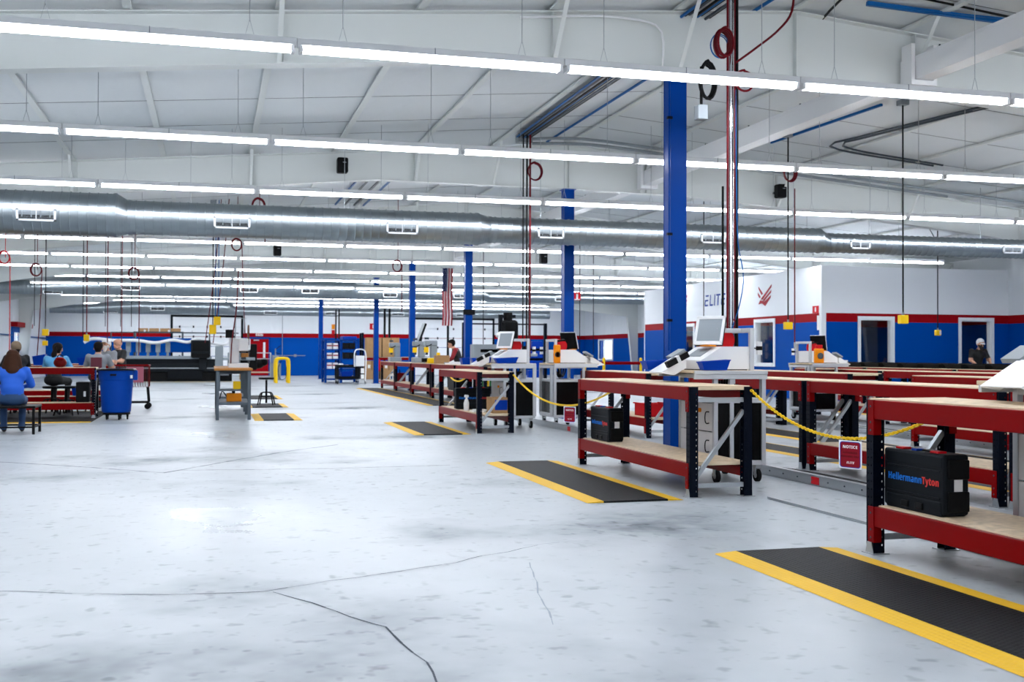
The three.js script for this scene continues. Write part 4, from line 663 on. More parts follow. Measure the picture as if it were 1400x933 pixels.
// ---------------------------------------------------------------- hanging flag
{
  const c = document.createElement('canvas'); c.width = 247; c.height = 130; const g = c.getContext('2d');
  for (let i = 0; i < 13; i++) { g.fillStyle = i % 2 ? '#f1eff0' : '#a5192c'; g.fillRect(0, i * 10, 247, 10); } g.fillStyle = '#1f2c5c'; g.fillRect(0, 0, 99, 70); g.fillStyle = '#e9ebf2'; for (let r = 0; r < 9; r++) for (let q = 0; q < (r % 2 ? 5 : 6); q++) g.fillRect(7 + q * 16.5 + (r % 2 ? 8 : 0), 6 + r * 7, 4, 3.4);
  const tx = new THREE.CanvasTexture(c); tx.colorSpace = THREE.SRGBColorSpace;
  const P = new THREE.PlaneGeometry(1, 1, 40, 6), p = P.attributes.position, uv = P.attributes.uv; // fly hangs downwards, folds across
  for (let i = 0; i < p.count; i++) { const u = p.getX(i) + 0.5, v = p.getY(i) + 0.5; p.setXYZ(i, -0.16 + 0.32 * u + 0.01 * Math.sin(v * 9), v * 1.8, Math.sin(u * 19 + v) * 0.07 + 0.02 * Math.sin(v * 6)); uv.setXY(i, 1 - v, 1 - u); }
  P.computeVertexNormals(); const t = thing('hanging_flag', 'striped flag with blue starred corner hanging vertically between two blue columns', 'flag', [7.13, 2.15, 34]);
  part('cloth', P.translate(7.13, 2.15, -34), M(0xffffff, 0.85, { map: tx, side: THREE.DoubleSide }), t); part('hanging_rod', cy(0.012, 0.44, 7.13, 3.96, 34, 'x', 8), mat.zinc, t); parts('hanging_cord', [bar([6.94, 3.96, 34], [6.94, roofY(6.94), 34], 0.006), bar([7.32, 3.96, 34], [7.32, roofY(7.32), 34], 0.006)], mat.zinc, t);
}

// ---------------------------------------------------------------- people
const MC = {};
function sdfMesh(bones, res, pad = 0.03, k = 0.03, colors = true) { // bones: [a, b, ra, rb, colour]; smooth union of tapered capsules
  const lo = new THREE.Vector3(1e9, 1e9, 1e9), hi = lo.clone().negate();
  const bs = bones.map(([a, b, ra, rb, c]) => { const A = V(...a), B = V(...b); for (const [p, r] of [[A, ra], [B, rb]]) { lo.min(p.clone().subScalar(r + pad)); hi.max(p.clone().addScalar(r + pad)); } return { A, d: B.clone().sub(A), l2: Math.max(1e-9, B.distanceToSquared(A)), ra, rb, c }; });
  const m = MC[res] ??= new MarchingCubes(res, mat.white, false, false, 60000); m.isolation = 0; const F = m.field, S = hi.clone().sub(lo);
  const dist = (x, y, z, b) => { const px = x - b.A.x, py = y - b.A.y, pz = z - b.A.z; let t = (px * b.d.x + py * b.d.y + pz * b.d.z) / b.l2; t = t < 0 ? 0 : t > 1 ? 1 : t; return Math.hypot(px - b.d.x * t, py - b.d.y * t, pz - b.d.z * t) - b.ra - (b.rb - b.ra) * t; };
  for (let z = 0, q = 0; z < res; z++) for (let y = 0; y < res; y++) for (let x = 0; x < res; x++, q++) {
    const X = lo.x + S.x * x / res, Y = lo.y + S.y * y / res, Z = lo.z + S.z * z / res; let f = 1e3;
    for (const b of bs) { const d = dist(X, Y, Z, b), h = Math.max(0, k - Math.abs(f - d)) / k; f = Math.min(f, d) - h * h * k * 0.25; }
    F[q] = -f;
  }
  m.update(); const n = m.count, P = new Float32Array(n * 3), C = new Float32Array(n * 3);
  for (let i = 0; i < n; i++) {
    const X = lo.x + S.x * (m.positionArray[i * 3] + 1) / 2, Y = lo.y + S.y * (m.positionArray[i * 3 + 1] + 1) / 2, Z = lo.z + S.z * (m.positionArray[i * 3 + 2] + 1) / 2;
    P[i * 3] = X; P[i * 3 + 1] = Y; P[i * 3 + 2] = Z; let best = 1e9, c; for (const b of bs) { const d = dist(X, Y, Z, b); if (d < best) { best = d; c = b.c; } } if (c) { C[i * 3] = c.r; C[i * 3 + 1] = c.g; C[i * 3 + 2] = c.b; }
  }
  const g = new THREE.BufferGeometry(); g.setAttribute('position', new THREE.BufferAttribute(P, 3));
  const N = new Float32Array(n * 3); for (let i = 0; i < n; i++) { const v = new THREE.Vector3(m.normalArray[i * 3] / S.x, m.normalArray[i * 3 + 1] / S.y, m.normalArray[i * 3 + 2] / S.z).normalize(); N[i * 3] = v.x; N[i * 3 + 1] = v.y; N[i * 3 + 2] = v.z; }
  g.setAttribute('normal', new THREE.BufferAttribute(N, 3)); if (colors) g.setAttribute('color', new THREE.BufferAttribute(C, 3)); return g;
}
const Cc = (h) => new THREE.Color(h), skinC = Cc(0xc9957a);
const handGeo = (() => { // right hand, wrist at origin, fingers along +d, palm down, relaxed curl
  const B = [[[0, 0, 0], [0, -0.002, 0.05], 0.024, 0.03, skinC], [[-0.022, 0, 0.05], [0.024, 0, 0.055], 0.019, 0.018, skinC]];
  [[-0.032, 0.068, 0], [-0.011, 0.078, 0.004], [0.011, 0.073, 0.002], [0.031, 0.056, -0.004]].forEach(([x, l]) => { B.push([[x, 0, 0.066], [x * 1.1, -0.004, 0.066 + l * 0.5], 0.0095, 0.0085, skinC], [[x * 1.1, -0.004, 0.066 + l * 0.5], [x * 1.1, -0.026, 0.066 + l * 0.95], 0.0085, 0.007, skinC]); });
  B.push([[-0.026, -0.004, 0.02], [-0.052, -0.012, 0.05], 0.012, 0.01, skinC], [[-0.052, -0.012, 0.05], [-0.05, -0.02, 0.078], 0.01, 0.008, skinC]);
  return sdfMesh(B, 44, 0.008, 0.008);
})();
function person(label, at, turn, J, col, hairKind, o = {}) { // local frame: the person faces +d
  const t = thing('person', label, 'person', at); t.rotation.y = turn; bases.delete(t);
  const sk = o.skin ? Cc(o.skin) : skinC, sh = Cc(col.shirt), pa = Cc(col.pants), so = Cc(col.shoe ?? 0x1b1b1d), sl = o.sleeve ? sh : sk, ve = col.vest ? Cc(col.vest) : sh, B = [], md = (a, b, f) => a.map((v, i) => v + (b[i] - v) * f);
  B.push([J.pelvis, J.waist, 0.13, 0.12, pa], [J.waist, J.chest, 0.125, 0.145, ve], [[-0.09 + J.chest[0], J.chest[1] + 0.04, J.chest[2]], [0.09 + J.chest[0], J.chest[1] + 0.04, J.chest[2]], 0.115, 0.115, ve], [J.chest, md(J.chest, J.neck, 0.75), 0.1, 0.07, ve], [J.neck, J.head, 0.052, 0.055, sk]);
  if (o.belly) B.push([J.waist, md(J.waist, J.chest, 0.3), 0.17, 0.16, sh]);
  for (const s of ['L', 'R']) {
    const w = J['wrist' + s], e = J['elbow' + s], h = J['shoulder' + s], m = md(h, e, 0.72);
    B.push([h, m, 0.068, 0.056, sh], [m, e, 0.05, 0.045, o.sleeve ? sh : sk], [e, w, 0.043, 0.03, sl], [J['hip' + s], J['knee' + s], 0.1, 0.066, pa], [J['knee' + s], J['ankle' + s], 0.062, 0.045, pa], [J['ankle' + s], [J['ankle' + s][0], 0.035, J['ankle' + s][2] + 0.15], 0.045, 0.036, so]);
  }
  const H = J.head, [hx, hy, hd] = H, f = o.look ?? [0, 0, 1], F = (a, b, c) => [hx + a + f[0] * c, hy + b + f[1] * c, hd + f[2] * c]; // c = towards the face
  const headB = [[F(0, 0.045, -0.02), F(0, 0.04, 0.02), 0.088, 0.086, sk], [F(0, 0, 0), F(0, -0.06, 0.045), 0.082, 0.05, sk], [F(0, 0.0, 0.085), F(0, -0.022, 0.106), 0.01, 0.015, sk], [F(0, -0.055, 0.075), F(0, -0.07, 0.07), 0.022, 0.024, o.beard ? Cc(o.beard) : sk], [F(-0.086, 0, 0), F(-0.092, -0.025, 0), 0.014, 0.01, sk], [F(0.086, 0, 0), F(0.092, -0.025, 0), 0.014, 0.01, sk], [F(0, -0.04, 0), J.neck, 0.055, 0.056, sk]];
  if (o.beard) headB.push([F(0, -0.05, 0.05), F(0, -0.13, 0.06), 0.06, 0.035, Cc(o.beard)], [F(-0.06, -0.03, 0.03), F(0.06, -0.03, 0.03), 0.03, 0.03, Cc(o.beard)]);
  const gs = [sdfMesh(B, o.res ?? 84, 0.03, 0.045), sdfMesh(headB, 48, 0.015, 0.02)];
  for (const s of ['L', 'R']) { const w = J['wrist' + s], e = J['elbow' + s], g = handGeo.clone(); if (s === 'L') { g.scale(-1, 1, 1); const p = g.attributes.position.array, n = g.attributes.normal.array, c = g.attributes.color.array; for (const a of [p, n, c]) for (let i = 0; i < a.length; i += 9) for (let q = 0; q < 3; q++) [a[i + 3 + q], a[i + 6 + q]] = [a[i + 6 + q], a[i + 3 + q]]; } const q = new THREE.Object3D(); q.position.copy(V(...w)); const dir = V(...w).sub(V(...e)); dir.y *= 0.4; q.lookAt(V(...w).sub(dir)); q.updateMatrix(); g.applyMatrix4(q.matrix); gs.push(g); }
  const body = new THREE.Mesh(mergeGeometries(gs), o.bodyMat ?? bodyMat); body.name = 'body'; body.castShadow = body.receiveShadow = true; t.add(body);
  const add = (n, g, m) => { const x = new THREE.Mesh(join(g), m); x.name = n; x.castShadow = x.receiveShadow = true; t.add(x); return x; };
  for (const s of [-1, 1]) add('eye', ball(0.011, ...F(s * 0.032, 0.012, 0.088)), mat.black);
  const hm = o.hair ? M(o.hair, 0.7) : mat.black, hair = (b, r = 40) => { const g = sdfMesh(b, r, 0.02, 0.03, false); return add('hair', g, hm); };
  if (hairKind !== 'bald' && hairKind !== 'cap') hair([[F(0, 0.055, -0.025), F(0, 0.06, 0.015), 0.094, 0.09], [F(0, 0.0, -0.04), F(0, -0.05, -0.035), 0.08, 0.06]]);
  if (hairKind === 'long') hair([[F(0, 0.03, -0.045), F(0, -0.2, -0.11), 0.092, 0.1], [F(-0.05, 0, -0.03), F(-0.12, -0.26, -0.08), 0.07, 0.07], [F(0.05, 0, -0.03), F(0.1, -0.26, -0.08), 0.07, 0.065], [F(0, -0.2, -0.11), F(-0.03, -0.48, -0.12), 0.1, 0.05], [F(0.07, -0.22, -0.1), F(0.1, -0.5, -0.1), 0.06, 0.022], [F(-0.1, -0.24, -0.09), F(-0.14, -0.46, -0.1), 0.06, 0.02], [F(0.02, -0.3, -0.12), F(0.05, -0.55, -0.12), 0.05, 0.018]], 56);
  if (hairKind === 'pony') hair([[F(0, 0.06, -0.09), F(-0.02, -0.1, -0.14), 0.04, 0.05], [F(-0.02, -0.1, -0.14), F(-0.03, -0.3, -0.12), 0.05, 0.025]]);
  if (hairKind === 'cap') { const cm = M(col.cap ?? 0xdedede, 0.75), c = add('cap', sdfMesh([[F(0, 0.062, -0.015), F(0, 0.065, 0.01), 0.094, 0.092], [F(0, 0.02, -0.035), F(0, 0.02, -0.02), 0.09, 0.09]], 40, 0.02, 0.03, false), cm); add('cap_brim', sdfMesh([[F(-0.04, 0.052, 0.09), F(-0.03, 0.045, 0.16), 0.012, 0.01], [F(0.04, 0.052, 0.09), F(0.03, 0.045, 0.16), 0.012, 0.01], [F(0, 0.056, 0.09), F(0, 0.05, 0.17), 0.014, 0.011], [F(-0.055, 0.05, 0.1), F(0.055, 0.05, 0.1), 0.011, 0.011]], 32, 0.01, 0.02, false), col.brim ? M(col.brim, 0.7) : cm); if (o.hair) hair([[F(0, -0.02, -0.05), F(0, -0.05, -0.045), 0.07, 0.055]]); }
  return { t, add };
}
const bodyMat = new THREE.MeshStandardMaterial({ color: 0xffffff, vertexColors: true, roughness: 0.75 });
function sitting(s, o = {}) { // s = seat height
  const l = o.lean ?? 0.06, r = o.reach ?? 0.36, ty = o.hand ?? s + 0.33;
  return { pelvis: [0, s + 0.11, 0], waist: [0, s + 0.25, l * 0.4], chest: [0, s + 0.42, l * 0.8], neck: [0, s + 0.58, l * 1.1], head: [o.hx ?? 0, s + 0.72, l * 1.4 + 0.02 + (o.hd ?? 0)], shoulderL: [-0.19, s + 0.53, l], shoulderR: [0.19, s + 0.53, l], elbowL: [-0.27, s + 0.31, l + 0.1], elbowR: [0.27, s + 0.31, l + 0.1], wristL: [-0.17, ty, r], wristR: [0.17, ty, r], hipL: [-0.09, s + 0.1, 0.02], hipR: [0.09, s + 0.1, 0.02], kneeL: [-0.14, s + 0.07, 0.42], kneeR: [0.14, s + 0.07, 0.42], ankleL: [-0.13, Math.max(0.09, s - 0.4), 0.36], ankleR: [0.13, Math.max(0.09, s - 0.4), 0.36] };
}
function standing(o = {}) {
  const l = o.lean ?? 0.06, ty = o.hand ?? 1.0;
  return { pelvis: [0, 0.95, 0], waist: [0, 1.08, l * 0.4], chest: [0, 1.25, l], neck: [0, 1.43, l * 1.6], head: [0, 1.56, l * 2 + 0.03], shoulderL: [-0.19, 1.38, l], shoulderR: [0.19, 1.38, l], elbowL: [-0.27, 1.14, l + 0.08], elbowR: [0.27, 1.14, l + 0.08], wristL: [-0.2, ty, l + 0.3], wristR: [0.2, ty, l + 0.3], hipL: [-0.09, 0.93, 0], hipR: [0.09, 0.93, 0], kneeL: [-0.1, 0.5, 0.03], kneeR: [0.1, 0.5, 0.03], ankleL: [-0.11, 0.09, -0.02], ankleR: [0.11, 0.09, -0.02] };
}
const P1 = person('seated woman in a royal blue top with very long brown hair', [-2.98, 0, 18.55], 0.12, sitting(0.44, { lean: 0.1, hand: 0.72, reach: 0.3 }), { shirt: 0x1259c4, pants: 0x26466f }, 'long', { hair: 0x3a2114, sleeve: 1, belly: 1, res: 96 });
person('seated man in a black shirt and tan patterned cap at the left bench', [-3.78, 0, 24.15], 0.5, sitting(0.62, { hand: 1.0 }), { shirt: 0x0f1013, pants: 0x2a2c33, cap: 0x8c7a66 }, 'cap', { hair: 0x2a211c, belly: 1 });
person('seated woman in a light blue shirt with a dark ponytail', [-3.1, 0, 24.1], -0.25, sitting(0.6, { hand: 1.0, lean: 0.14 }), { shirt: 0x5aa9dc, pants: 0x16171a }, 'pony', { hair: 0x1b1412 });
person('seated man seen from behind in a grey shirt with a dark red back print', [-2.36, 0, 25.15], -0.1, sitting(0.64, { hand: 1.0 }), { shirt: 0x8d9298, pants: 0x2c2f36 }, 'short', { hair: 0x16110f, belly: 1 }).add('back_print', bx(-0.1, 0.12, 0.9, 1.16, -0.19, -0.13), M(0x6d3a44, 0.8));
person('bearded man in a grey shirt and white cap facing along the bench', [-2.32, 0, 27.4], 2.6, sitting(0.72, { hand: 1.05 }), { shirt: 0x8b9096, pants: 0x2b2f38, cap: 0xe4e4e4, brim: 0x7a5a3c }, 'cap', { beard: 0xd9d4cf, belly: 1, hair: 0xcfcac6 });
person('balding man in a black shirt beyond the bearded man', [-2.15, 0, 28.9], 2.2, sitting(0.75, { hand: 1.05 }), { shirt: 0x131518, pants: 0x22252c }, 'bald', {});
person('standing man in a black vest with red sleeves bending over the assembly bench', [7.35, 0, 33.1], 1.2, standing({ lean: 0.12, hand: 1.02 }), { shirt: 0x8f1b24, vest: 0x1d1e22, pants: 0x23272f }, 'short', { hair: 0x17110e, sleeve: 1, look: [0, -0.3, 0.95] });
person('standing bearded man in a black shirt and pale cap before the office window', [19.78, 0, 25.3], 3.05, standing({ lean: 0.08, hand: 0.98 }), { shirt: 0x0e0f11, pants: 0x1c1f25, cap: 0xd3d5d8 }, 'cap', { beard: 0x1e1713, look: [0, -0.3, 0.95] });

// ---------------------------------------------------------------- left work area
function place(o, x, d, turn, label) { const c = o.clone(); c.name = numbered(o.name.replace(/_\d{3}$/, '')); c.position.copy(V(x, 0, d)); c.rotation.y = turn; c.userData = { ...o.userData, label }; scene.add(c); return c; }
place(benchB, -2.13, 22.42, Math.PI / 2, 'red rack bench standing crosswise behind the blue barrel'); place(benchB, -2.13, 25.75, Math.PI / 2, 'red rack bench standing crosswise in front of the bearded man'); place(benchB, -2.3, 29.9, Math.PI / 2, 'red rack bench standing crosswise behind the balding man');
{ // four legged stool frame under the woman in blue
  const t = thing('bench_stool', 'black square steel stool under the woman in royal blue', 'stool', [-2.95, 0, 18.6]); part('seat', rb(-3.3, -2.6, 0.4, 0.44, 18.25, 18.95, 0.02), mat.black, t);
  for (const [x, d] of [[-3.27, 18.28], [-2.63, 18.28], [-3.27, 18.92], [-2.63, 18.92]]) part('leg', rb(x - 0.02, x + 0.02, 0, 0.4, d - 0.02, d + 0.02, 0.004, 1), mat.black, t);
  for (const d of [18.28, 18.92]) part('stretcher', bx(-3.25, -2.65, 0.1, 0.125, d - 0.012, d + 0.012), mat.black, t); for (const x of [-3.27, -2.63]) part('stretcher', bx(x - 0.012, x + 0.012, 0.1, 0.125, 18.3, 18.9), mat.black, t);
}
function stool(label, x, d, h, seatM = mat.black) { // swivel shop stool with foot ring
  const t = thing('swivel_stool', label, 'stool', [x, 0, d]); part('seat', lathe([[0, h - 0.05], [0.17, h - 0.05], [0.19, h - 0.03], [0.19, h - 0.01], [0.17, h], [0, h]], x, 0, d, 24), seatM, t); part('stem', cy(0.026, h - 0.12, x, h / 2, d, 'y', 10), mat.black, t);
  for (let k = 0; k < 4; k++) { const a = k * 1.571 + 0.6, c = Math.cos(a), s = Math.sin(a); part('leg', tube([[x + c * 0.03, 0.32, d + s * 0.03], [x + c * 0.16, 0.3, d + s * 0.16], [x + c * 0.22, 0.15, d + s * 0.22], [x + c * 0.26, 0.012, d + s * 0.26]], 0.016, 10, 6), mat.black, t); }
  part('foot_ring', new THREE.TorusGeometry(0.19, 0.01, 6, 24).rotateX(Math.PI / 2).translate(x, 0.22, -d), mat.black, t); return t;
}
stool('black swivel stool standing on the mat by the grey work table', 1.28, 27.3, 0.68); stool('black swivel stool tucked under the crosswise bench beside the blue barrel', -2.78, 23.5, 0.6, mat.charcoal); stool('black swivel stool under the woman in light blue', -3.12, 24.1, 0.58); stool('black swivel stool under the man with the back print', -2.36, 25.1, 0.62); stool('low black swivel stool at the left end of the crosswise bench', -3.8, 24.15, 0.6);
stool('black stool under the bearded man', -2.32, 27.4, 0.7); stool('black stool under the balding man', -2.15, 28.9, 0.73);
{ // blue barrel on a dolly
  const t = thing('waste_barrel', 'large round blue plastic barrel with black liner on a caster dolly', 'waste bin', [-1.73, 0, 22.1]), x = -1.73, d = 22.1;
  part('barrel', [lathe([[0, 0.13], [0.24, 0.13], [0.262, 0.16], [0.3, 0.74], [0.305, 0.745], [0.312, 0.76], [0.326, 0.93], [0.345, 0.935], [0.345, 0.955], [0.315, 0.955], [0.3, 0.76], [0.25, 0.17], [0, 0.16]], x, 0, d, 48)], mat.trash, t);
  part('liner', lathe([[0.28, 0.9], [0.316, 0.95], [0.35, 0.962], [0.353, 0.93], [0.348, 0.925]], x, 0, d, 40), mat.blackGloss, t);
  for (const s of [-1, 1]) part('handle', rb(x + s * 0.33 - 0.03, x + s * 0.33 + 0.05 * s, 0.74, 0.93, d - 0.07, d + 0.07, 0.02), mat.trash, t);
  part('slot', bx(x - 0.09, x + 0.02, 0.83, 0.865, d - 0.335, d - 0.3), mat.black, t); part('white_mark', bx(x + 0.26, x + 0.3, 0.78, 0.84, d - 0.25, d - 0.18), mat.white, t);
  part('dolly', cy(0.25, 0.04, x, 0.115, d, 'y', 28), mat.black, t); for (let k = 0; k < 5; k++) { const a = k * 1.2566; part('caster', [cy(0.036, 0.028, x + Math.cos(a) * 0.2, 0.036, d + Math.sin(a) * 0.2, 'x', 12), bx(x + Math.cos(a) * 0.2 - 0.02, x + Math.cos(a) * 0.2 + 0.02, 0.05, 0.1, d + Math.sin(a) * 0.2 - 0.015, d + Math.sin(a) * 0.2 + 0.015)], mat.black, t); }
}
{ // shopping cart
  const t = thing('shopping_cart', 'red and black wire shopping cart standing behind the blue barrel', 'cart', [-1.72, 0, 26.3]), X0 = -2.1, X1 = -1.36, A = 25.95, Bd = 26.6, g = [];
  for (let i = 0; i <= 12; i++) { const u = i / 12; g.push(bar([X0 + 0.1 + (X1 - X0 - 0.1) * u, 0.5, A], [X0 + (X1 - X0) * u, 0.98, A], 0.008), bar([X0 + 0.1 + (X1 - X0 - 0.1) * u, 0.5, Bd], [X0 + (X1 - X0) * u, 0.98, Bd], 0.008)); if (i < 8) g.push(bar([X1, 0.5, A + (Bd - A) * i / 7], [X1, 0.98, A + (Bd - A) * i / 7], 0.008)); g.push(bar([X0 + 0.1 + (X1 - X0 - 0.1) * u, 0.5, A], [X0 + 0.1 + (X1 - X0 - 0.1) * u, 0.5, Bd], 0.008)); }
  part('wire_basket', g, mat.redDark, t); part('rim', [bar([X0, 0.98, A], [X1, 0.98, A], 0.03), bar([X0, 0.98, Bd], [X1, 0.98, Bd], 0.03), bar([X1, 0.98, A], [X1, 0.98, Bd], 0.03), bar([X0, 0.98, A], [X0, 0.98, Bd], 0.03)], mat.red, t);
  part('frame', [bar([X0 + 0.1, 0.15, A + 0.05], [X1, 0.15, A + 0.05], 0.03), bar([X0 + 0.1, 0.15, Bd - 0.05], [X1, 0.15, Bd - 0.05], 0.03), bar([X1, 0.15, A + 0.05], [X1 - 0.03, 0.5, A + 0.05], 0.03), bar([X1, 0.15, Bd - 0.05], [X1 - 0.03, 0.5, Bd - 0.05], 0.03), bar([X0 + 0.1, 0.15, A + 0.05], [X0 + 0.14, 0.5, A + 0.05], 0.03), bar([X0 + 0.1, 0.15, Bd - 0.05], [X0 + 0.14, 0.5, Bd - 0.05], 0.03)], mat.black, t);
  part('handle', [bar([X0 - 0.1, 1.03, A], [X0 - 0.1, 1.03, Bd], 0.035), bar([X0, 0.98, A], [X0 - 0.1, 1.03, A], 0.02), bar([X0, 0.98, Bd], [X0 - 0.1, 1.03, Bd], 0.02)], mat.black, t); part('advert_panel', rb(X0 + 0.28, X1 - 0.1, 0.6, 0.95, A - 0.02, A - 0.008, 0.004, 1), M(0xb56a7a, 0.6), t);
  for (const [x, d] of [[X0 + 0.12, A + 0.05], [X1 - 0.02, A + 0.05], [X0 + 0.12, Bd - 0.05], [X1 - 0.02, Bd - 0.05]]) part('wheel', [cy(0.065, 0.03, x, 0.065, d, 'd', 14), bx(x - 0.012, x + 0.012, 0.06, 0.16, d - 0.03, d + 0.03)], mat.black, t);
}
// small goods on the crosswise benches
bin('blue parts bin on the crosswise bench by the man in the tan cap', -3.62, 0.98, 25.95, 0.26, 0.3, 0.24); bin('blue parts bin with a white mark beside the ponytailed woman', -2.66, 0.98, 25.95, 0.36, 0.3, 0.2); bin('small blue bin on the lower shelf of the crosswise bench', -2.82, 0.308, 26.1, 0.3, 0.3, 0.22);
{ const t = thing('red_bag', 'small round red bag sitting on the crosswise bench', 'bag', [-2.8, 0.98, 22.7]); part('bag', ball(0.12, -2.8, 1.07, 22.7, 1, 0.85, 0.8), mat.redDark, t); part('flap', ball(0.07, -2.8, 1.14, 22.66, 1.2, 0.5, 1), mat.red, t); part('handle', new THREE.TorusGeometry(0.05, 0.01, 6, 14, Math.PI).translate(-2.8, 1.17, -22.7), mat.black, t); }
{ const t = thing('speaker_box', 'black case with a white tag at the bench end by the barrel', 'case', [-2.37, 0.308, 22.7]); part('case', rb(-2.5, -2.26, 0.308, 0.7, 22.55, 22.9, 0.02), mat.black, t); part('tag', bx(-2.36, -2.32, 0.42, 0.52, 22.543, 22.549), mat.white, t); }
// grey steel work tables with wooden tops
function workTable(label, x0, x1, d0, d1, top) {
  const t = thing('work_table', label, 'table', [(x0 + x1) / 2, 0, d0]); part('wood_top', rb(x0 - 0.03, x1 + 0.03, top - 0.045, top, d0 - 0.03, d1 + 0.03, 0.012), mat.wood, t);
  for (const [x, d] of [[x0, d0], [x1 - 0.06, d0], [x0, d1 - 0.06], [x1 - 0.06, d1 - 0.06]]) part('leg', [bx(x, x + 0.06, 0, top - 0.045, d, d + 0.006), bx(x < (x0 + x1) / 2 ? x : x + 0.054, x < (x0 + x1) / 2 ? x + 0.006 : x + 0.06, 0, top - 0.045, d, d + 0.06)], mat.greyPaint, t);
  part('shelf', rb(x0 + 0.02, x1 - 0.02, 0.28, 0.33, d0 + 0.02, d1 - 0.02, 0.004, 1), mat.greyPaint, t); part('drawer_rail', bx(x0 + 0.06, x1 - 0.06, top - 0.14, top - 0.045, d1 - 0.1, d1 - 0.06), mat.greyPaint, t); return t;
}
workTable('grey steel work table with wooden top carrying the white terminal press', 0.08, 0.72, 21.42, 23.35, 0.975); workTable('grey steel work table standing behind the white terminal press', 0.08, 0.72, 24.4, 26.6, 0.96);
for (const [y, l, w] of [[0.33, 'orange yellow tool box on the lower shelf of the grey table', 0.14]]) { const t = thing('tool_box', l, 'tool box', [0.42, y, 22]); part('box', rb(0.42 - w, 0.42 + w, y, y + 0.16, 21.8, 22.1, 0.02), mat.orange, t); part('cable', tube([[0.28, y + 0.1, 21.85], [0.2, y + 0.2, 21.8], [0.15, y + 0.05, 21.8]], 0.01, 10, 5), mat.black, t); part('switch', bx(0.38, 0.44, y + 0.16, y + 0.22, 21.85, 22), mat.black, t); }
{ const t = thing('side_shelf', 'small grey shelf with a yellow box under the wooden table top', 'shelf', [0.4, 0.5, 21.9]); part('tray', rb(0.14, 0.56, 0.54, 0.57, 21.6, 22.2, 0.01), mat.greyPaint, t); part('hanger', [bx(0.14, 0.16, 0.57, 0.93, 21.9, 21.94), bx(0.54, 0.56, 0.57, 0.93, 21.9, 21.94)], mat.greyPaint, t); part('yellow_box', rb(0.4, 0.54, 0.57, 0.72, 21.75, 22, 0.01), mat.yellow, t); }
{ // white terminal press
  const t = thing('terminal_press', 'white upright terminal press with roll holder on the grey table', 'machine', [0.5, 0.975, 22.5]);
  part('base', rb(0.32, 0.7, 0.975, 1.06, 22.2, 22.8, 0.01), mat.white, t); part('column', rb(0.34, 0.52, 1.06, 1.56, 22.35, 22.75, 0.02), mat.white, t); part('head', [rb(0.5, 0.7, 1.3, 1.55, 22.3, 22.75, 0.02)], mat.whiteGloss, t); part('ram', [rb(0.56, 0.66, 1.13, 1.3, 22.4, 22.6, 0.01)], mat.steelDark, t); part('wood_block', rb(0.56, 0.7, 1.18, 1.26, 22.25, 22.4, 0.01), mat.wood, t);
  part('mast', [cy(0.012, 0.9, 0.45, 1.5, 22.5, 'y', 8), bar([0.45, 1.95, 22.5], [0.66, 1.95, 22.5], 0.012), cy(0.008, 0.3, 0.62, 1.8, 22.5, 'y', 6)], mat.zinc, t); part('reel', cy(0.2, 0.03, 0.7, 1.62, 22.5, 'x', 24), M(0x6a4b38, 0.7), t); part('control_box', rb(0.26, 0.42, 1.56, 1.72, 22.3, 22.6, 0.01), mat.black, t); part('red_hose', tube([[0.36, 1.06, 22.2], [0.38, 1.5, 22.18], [0.46, 2.1, 22.3], [0.5, 2.9, 22.4]], 0.012, 16, 6), mat.hoseRed, t); part('guard', rb(0.68, 0.72, 1.06, 1.5, 22.22, 22.3, 0.01), mat.glass, t);
}

